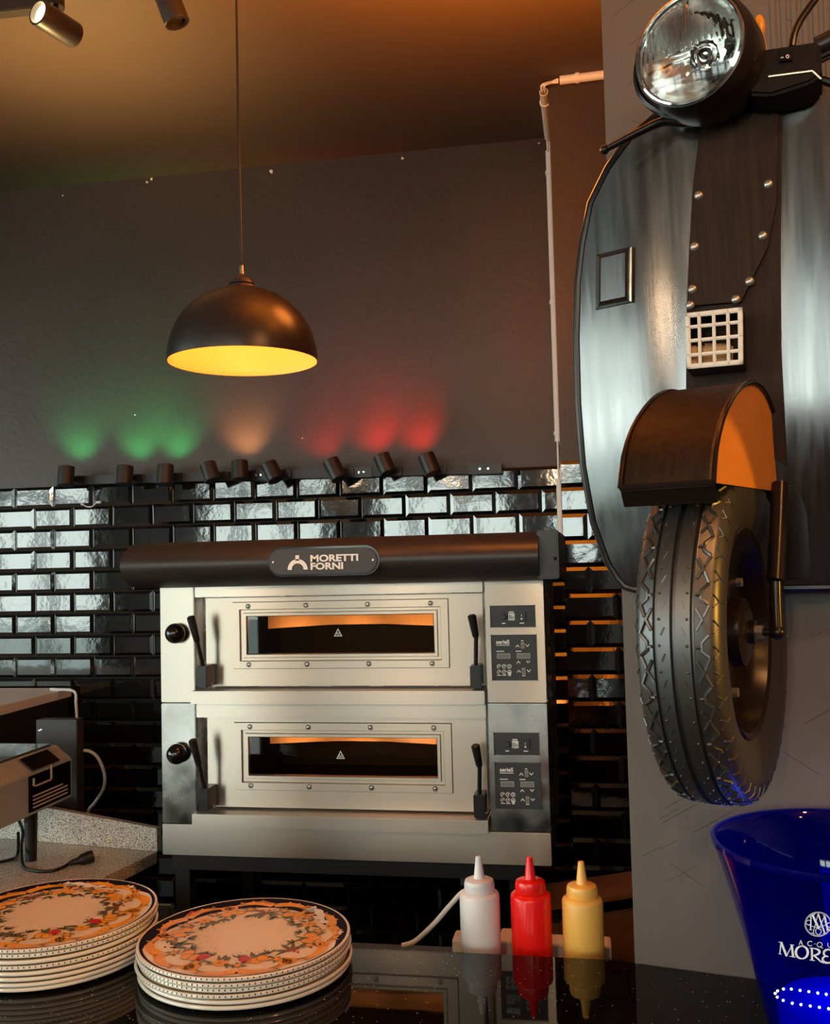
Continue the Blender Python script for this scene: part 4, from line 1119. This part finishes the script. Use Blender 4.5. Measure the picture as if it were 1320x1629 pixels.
gp = [UP(x, y, WCN-HD*.13, HD) for x, y in ((1190, 776), (1270, 776), (1283, 815), (1289, 912), (1281, 921), (1230, 924), (1190, 920))]
MB().prism(gp, -HD*.006, .002).build('rear_guard', 'scooter_dark', scoot)
mb = MB(); fk = [FP(1240, 770, .064), FP(1237, 850, .064), FP(1233, 925, .064), FP(1234, 960, .064), WL(0, .066, 0)]
mb.tube(fk[:3], .010, 14); mb.tube(fk[2:], .0075, 12)
mb.sphere(WL(0, .066, 0), .009, 16); mb.cyl(WL(0, .040, 0), WL(0, .070, 0), .0045, n=12)
mb.build('fork', 'scooter_dark', scoot)
# headlight
hl = math.radians(27); HDL = (V((-math.sin(hl), -math.cos(hl), -.03))).normalized()
HC = UC(1096, 78, .235)
hm = HDL.to_track_quat('Z', 'Y').to_matrix().to_4x4(); hm.translation = HC
mb = MB().lathe([(.0655, 0), (.0675, .003), (.0705, .002), (.0715, -.004), (.0745, -.012), (.0755, -.03), (.073, -.065), (.064, -.10), (.045, -.125), (.02, -.135), (0, -.137)], 64, hm)
hshell = mb.build('headlight', 'scooter_dark', scoot)
MB().lathe([(.0645, .002), (.0662, .0055), (.0685, .0045), (.0695, .001), (.066, -.002)], 64, hm, closed=True).build('bezel', 'chrome', hshell)
MB().lathe([(0, -.045), (.012, -.044), (.03, -.036), (.048, -.02), (.060, -.004), (.0655, .001)], 48, hm).build('reflector', 'reflector', hshell)
MB().sphere(hm @ V((0, 0, -.028)), .010, 16).cyl(hm @ V((0, 0, -.044)), hm @ V((0, 0, -.030)), .007).build('headlight_bulb', 'white_plastic', hshell)
hr_ = hm.to_3x3(); ex = (UPZ.cross(HDL)).normalized(); ey = HDL.cross(ex)
mb = MB(); NR, NA = 26, 96
def lens_pt(i, j, back):
    r = .0655*i/NR; a = 2*PI*j/NA; x, y = r*math.cos(a), r*math.sin(a)
    z = .002+.012*(1-(r/.0655)**2)
    if not back: return HC+ex*x+ey*y+HDL*z
    rib = 0
    if r < .060:
        if y > -.004: rib = .0026*abs(math.sin(x*PI/.0075))
        elif y > -.022: rib = .0012*math.sin(y*600)+.0012*math.sin(x*250)
        else: rib = .0022*abs(math.sin((y+x*.15)*PI/.010))
        dr = math.hypot(x-.022, y+.018)
        if dr < .017: rib = .0018*math.cos(dr*700)
    return HC+ex*x+ey*y+HDL*(z-.0048+rib)
for bk in (False, True):
    c0 = mb.bm.verts.new(lens_pt(0, 0, bk)); g = [[mb.bm.verts.new(lens_pt(i, j, bk)) for j in range(NA)] for i in range(1, NR+1)]
    for j in range(NA):
        q = (c0, g[0][j], g[0][(j+1) % NA]); mb.bm.faces.new(q[::-1] if bk else q)
    for i in range(NR-1):
        for j in range(NA):
            q = (g[i][j], g[i+1][j], g[i+1][(j+1) % NA], g[i][(j+1) % NA]); mb.bm.faces.new(q[::-1] if bk else q)
    if not bk: rimf = g[-1]
    else:
        for j in range(NA): mb.bm.faces.new((rimf[j], g[-1][j], g[-1][(j+1) % NA], rimf[(j+1) % NA]))
M['lens_solid'] = mat('ribbed_headlight_glass', (1, 1, .98), .06, trans=1, ior=1.48)
mb.build('lens', 'lens_solid', hshell, angle=60)
vm = hm.copy(); vm.translation = HC-ex*.0-HDL*.03+AXL*(-.020)-UPZ*.004
MB().lathe([(.058, .012), (.0625, .010), (.064, 0), (.062, -.014), (0, -.016)], 48, vm).build('headlight_housing_back', 'scooter_dark', hshell)
mb = MB(); nb = HC-HDL*.070
mb.tube([nb-UPZ*.01, nb-HDL*.04-UPZ*.012, WC(UCEN-.01, 0, 2.175)], .022, 20)
mb.build('headset_neck', 'scooter_matte', scoot)
# handlebar box with rocker switch
bxp = [UC(x, y, .19) for x, y in ((1190, 84), (1212, 78), (1304, 64), (1308, 118), (1288, 132), (1225, 152), (1190, 150))]
hb2 = MB().prism(bxp, -CN*.07, .004).build('handlebar_box', 'scooter_dark', scoot)
MB().prism([UC(x, y, .191) for x, y in ((1238, 84), (1260, 81), (1261, 97), (1239, 100))], CN*.004, .0008).build('rocker_switch', 'black_gloss', hb2)
mb = MB(); mb.tube([UC(1241.5, 92, .1958), UC(1246, 91.3, .1958)], .0007, 5); mb.tube([UC(1252.5+2.2*math.cos(a), 89.8+2.4*math.sin(a), .1958) for a in [i*PI/6 for i in range(12)]], .0006, 5, closed=True)
mb.build('switch_marks', 'white_print', hb2)
MB().tube([UC(1222, 122, .1915), UC(1260, 117, .1915), UC(1292, 113, .1915), UC(1306, 126, .1905)], .0016, 6).build('box_seam', 'rivet', hb2)
MB().cyl(UC(1288, 94, .165), UC(1345, 68, .165), .011, n=24).build('handlebar', 'chrome', scoot)
MB().tube([UC(1300, 76, .17), UC(1360, 46, .17)], .013, 16).build('grip', 'black_plastic', scoot)
MB().tube([UC(x, y, .165) for x, y in ((1260, 74), (1263, 55), (1271, 36), (1284, 16), (1300, -6), (1318, -34))], .0045, 10, smooth=4).build('mirror_stem', 'scooter_dark', scoot)
MB().sphere(UC(1208, 42, .13), .012, 16, sc3=(.6, .6, 1.3)).cyl(UC(1208, 58, .13), UC(1213, 84, .13), .006).build('turn_indicator', 'amber', scoot)
lv = [UC(x, y, .15) for x, y in ((962, 238), (985, 226), (1020, 208), (1055, 193), (1090, 194), (1150, 186))]
MB().tube(lv, lambda t: .0042+.0035*t, 12, smooth=4).sphere(lv[0], .0065, 14).build('brake_lever', 'scooter_dark', scoot)

# ------------------------------------------------------------------ blue ice bucket
BD = 1.165
BC = CAM+ray(1338, 1337)*BD; RZ = BC.z-CT
bk = thing('ice_bucket', (BC.x, BC.y, CT), 'translucent blue acrylic ice bucket with white lettering at the right edge', 'bucket')
RR, RB = .149, .088
def rb(z):
    t = max(0, min(1, z/RZ)); return RB+(RR-RB)*(t*.72+.28*t*t)
bz = [RZ*i/24 for i in range(25)]
pr = [(0, .004), (RB-.006, .004), (RB-.001, .0), (RB, .003)] + [(rb(z), z) for z in bz[1:-1]] + [(rb(RZ)-.0005, RZ-.001), (rb(RZ)-.002, RZ), (rb(RZ)-.0035, RZ-.001)]
pr += [(rb(z)-.0042, z) for z in bz[-2:1:-1]] + [(RB-.004, .014), (0, .012)]
MB().lathe(pr, 96, Matrix.Translation((BC.x, BC.y, CT))).build('bucket_body', 'blue', bk)
MB().lathe([(rb(RZ)-.0042, RZ-.0055), (rb(RZ)+.0003, RZ-.006), (rb(RZ)+.0006, RZ+.0004), (rb(RZ)-.002, RZ+.0014), (rb(RZ)-.0045, RZ+.0004)], 96, Matrix.Translation((BC.x, BC.y, CT)), closed=True).build('rim', 'blue_rim', bk)
def SB(x, y, d=.0006):
    dr = ray(x, y); lo, hi = .75, BD
    def g(t):
        p = CAM+dr*t; return math.hypot(p.x-BC.x, p.y-BC.y)-rb(p.z-CT)-d
    for _ in range(40):
        md = (lo+hi)/2
        if g(md) > 0: lo = md
        else: hi = md
    return CAM+dr*hi
def qx(x, y): return (1220+x/8.19, 1430+y/8.19)
for dx_, dy_ in ((104, 1232), (135, 1199), (212, 1175), (315, 1175), (428, 1193), (543, 1209), (660, 1228), (770, 1244), (885, 1262), (130, 1280), (208, 1322), (327, 1360), (440, 1378), (562, 1396), (680, 1414), (800, 1432), (915, 1450)):
    MB().sphere(SB(*qx(dx_, dy_)), .00135, 10).build('light_dot', 'led', bk)
mb = MB()
def stroke(pts, w, w2=None):
    """flat printed stroke on the bucket; pts in drawing units"""
    n = len(pts); L, R_ = [], []
    for i, (x, y) in enumerate(pts):
        x0, y0 = pts[max(i-1, 0)]; x1, y1 = pts[min(i+1, n-1)]
        l = math.hypot(x1-x0, y1-y0) or 1; ww = (w if w2 is None else w+(w2-w)*abs(math.sin(PI*i/(n-1))))/2
        nx, ny = -(y1-y0)/l*ww, (x1-x0)/l*ww; L.append((x+nx, y+ny)); R_.append((x-nx, y-ny))
    lv_ = [mb.bm.verts.new(SB(*qx(*p))) for p in L]; rv = [mb.bm.verts.new(SB(*qx(*p))) for p in R_]
    for i in range(n-1): mb.bm.faces.new((lv_[i], rv[i], rv[i+1], lv_[i+1]))
def arc(cx, cy, rx, ry, a0, a1, w, w2=None, n=20): stroke([(cx+rx*math.cos(math.radians(a0+(a1-a0)*i/n)), cy-ry*math.sin(math.radians(a0+(a1-a0)*i/n))) for i in range(n+1)], w, w2)
# MORELLI
stroke([(180, 568), (166, 716)], 14); stroke([(182, 566), (255, 748)], 28); stroke([(250, 748), (322, 606)], 12); stroke([(320, 600), (338, 752)], 28)
stroke([(148, 560), (204, 568)], 9); stroke([(145, 712), (188, 721)], 9); stroke([(298, 598), (352, 602)], 9); stroke([(290, 747), (368, 761)], 9)
arc(452, 697, 78, 82, 90, 270, 13, 32); arc(452, 697, 78, 82, -90, 90, 13, 32)
stroke([(582, 640), (586, 800)], 26); stroke([(552, 640), (600, 640)], 9); stroke([(552, 794), (622, 806)], 9)
arc(600, 690, 82, 44, 90, -90, 12, 30); stroke([(608, 734), (660, 780), (700, 818), (742, 830)], 26, 18)
arc(795, 706, 58, 46, 40, 275, 14, 28); arc(790, 788, 68, 46, 95, 325, 14, 30)
for x, yb in ((905, 855), (1000, 868)):
    stroke([(x, yb-150), (x+3, yb)], 25); stroke([(x-26, yb-150), (x+28, yb-146)], 9); stroke([(x-26, yb-3), (x+66, yb+8), (x+72, yb-26)], 11)
stroke([(1110, 735), (1112, 885)], 25); stroke([(1084, 733), (1138, 738)], 9); stroke([(1084, 882), (1138, 890)], 9)
# ACQUA
stroke([(436, 540), (418, 592)], 7); stroke([(438, 538), (460, 596)], 11); stroke([(424, 574), (452, 578)], 6); stroke([(408, 590), (428, 594)], 5); stroke([(450, 595), (470, 598)], 5)
arc(562, 582, 34, 30, 45, 315, 8, 12); stroke([(612, 585), (630, 587)], 8)
arc(684, 596, 34, 30, 0, 360, 9); stroke([(690, 620), (712, 640), (726, 638)], 10)
stroke([(790, 574), (790, 612), (806, 630), (826, 628), (838, 610), (838, 582)], 9)
stroke([(922, 594), (902, 652)], 7); stroke([(924, 592), (948, 658)], 11); stroke([(910, 632), (938, 637)], 6)
# round monogram
arc(664, 330, 172, 158, 0, 360, 7, n=48); arc(664, 330, 160, 147, 0, 360, 4, n=48)
stroke([(556, 240), (580, 212), (610, 205), (628, 190)], 9); stroke([(572, 232), (566, 402)], 16); stroke([(592, 212), (676, 392)], 28); stroke([(676, 392), (752, 214)], 9); stroke([(748, 232), (792, 412)], 26); stroke([(724, 212), (760, 232)], 9)
stroke([(546, 400), (590, 404)], 7); stroke([(772, 412), (815, 406)], 7)
stroke([(664, 192), (598, 446)], 9); stroke([(664, 192), (752, 452)], 20); stroke([(578, 440), (622, 456)], 7); stroke([(728, 452), (778, 450)], 7)
arc(668, 420, 36, 46, 140, 400, 9); stroke([(640, 392), (690, 372), (760, 340), (800, 318)], 7); stroke([(520, 330), (570, 352), (640, 372), (690, 400)], 7)
arc(540, 308, 32, 30, 30, 330, 9); arc(806, 340, 30, 28, -150, 150, 9)
mb.build('lettering', 'white_print', bk)
M['blue_base'] = mat('blue_led_base', (.05, .10, .9), .4)
MB().lathe([(0, .014), (.078, .014), (.080, .050), (.077, .054), (0, .054)], 64, Matrix.Translation((BC.x, BC.y, CT))).build('light_base', 'blue_base', bk)
light('bucket_blue_light', 'POINT', (BC.x, BC.y, CT+.11), .25, (.06, .12, 1), shadow_soft_size=.03)

# ------------------------------------------------------------------ light
w = bpy.data.worlds.new('daylight'); sc.world = w; w.use_nodes = True
bg = w.node_tree.nodes['Background']; bg.inputs[0].default_value = (.80, .93, .88, 1); bg.inputs[1].default_value = 9.0
def portal(loc, aim, sx, sy):
    d = bpy.data.lights.new('window_portal', 'AREA'); d.shape = 'RECTANGLE'; d.size = sx; d.size_y = sy
    o = bpy.data.objects.new('window_portal', d); COL.objects.link(o); o.location = loc
    o.rotation_euler = (V(aim)).to_track_quat('-Z', 'Z').to_euler(); d.cycles.is_portal = True
for a0, a1, z0, z1 in R_OPS: portal(((a0+a1)/2, YB-.06, (z0+z1)/2), (0, 1, 0), a1-a0, z1-z0)
for a0, a1, z0, z1 in L_OPS: portal((XL-.06, (a0+a1)/2, (z0+z1)/2), (1, 0, 0), a1-a0, z1-z0)
# warm lamps of the bar, plus an added amber wall fill
light('ceiling_uplight', 'SPOT', (-.10, 1.62, 2.40), 420, (1, .30, .02), spot_size=math.radians(150), spot_blend=1, shadow_soft_size=.04, aim=(-.10, 1.62, 3))
light('ceiling_uplight', 'SPOT', (-1.35, 2.30, 2.35), 45, (1, .62, .22), spot_size=math.radians(150), spot_blend=1, shadow_soft_size=.04, aim=(-1.35, 2.30, 3))
light('amber_wall_fill', 'POINT', (-.25, 1.95, 2.42), 9, (1, .25, .04), shadow_soft_size=.12)  # unseen amber point added to warm the right part of the wall
light('column_lamp_light', 'POINT', (.85, .40, 2.65), 30, (1, .42, .14), shadow_soft_size=.05)
light('bar_lamp_light', 'POINT', (-.2, -.6, 2.2), 20, (1, .68, .40), shadow_soft_size=.05)
light('bar_lamp_light', 'POINT', (-1.0, -.8, 2.2), 14, (1, .68, .40), shadow_soft_size=.05)
light('bar_lamp_light', 'POINT', (-1.8, -.7, 2.2), 14, (1, .68, .40), shadow_soft_size=.05)
light('room_lamp_light', 'POINT', (1.4, -.8, 2.5), 26, (1, .42, .10), shadow_soft_size=.05)
tgt = WL(.16, FW, .02)
light('scooter_spot_light', 'SPOT', tuple(tgt+AXL*1.2+UPZ*.15-HD*.17), 30, (1, .50, .07), spot_size=math.radians(21.7), spot_blend=.10, shadow_soft_size=.01, aim=tuple(tgt))

vs = sc.view_settings
vs.view_transform = 'Standard'; vs.look = 'None'; vs.exposure = 0.22; vs.gamma = 1; vs.use_curve_mapping = False
sc.cycles.max_bounces = 8; sc.cycles.diffuse_bounces = 3; sc.cycles.glossy_bounces = 4; sc.cycles.transmission_bounces = 8; sc.cycles.transparent_max_bounces = 16
sc.cycles.caustics_reflective = False; sc.cycles.caustics_refractive = False
sc.cycles.sample_clamp_indirect = 6; sc.cycles.use_denoising = True
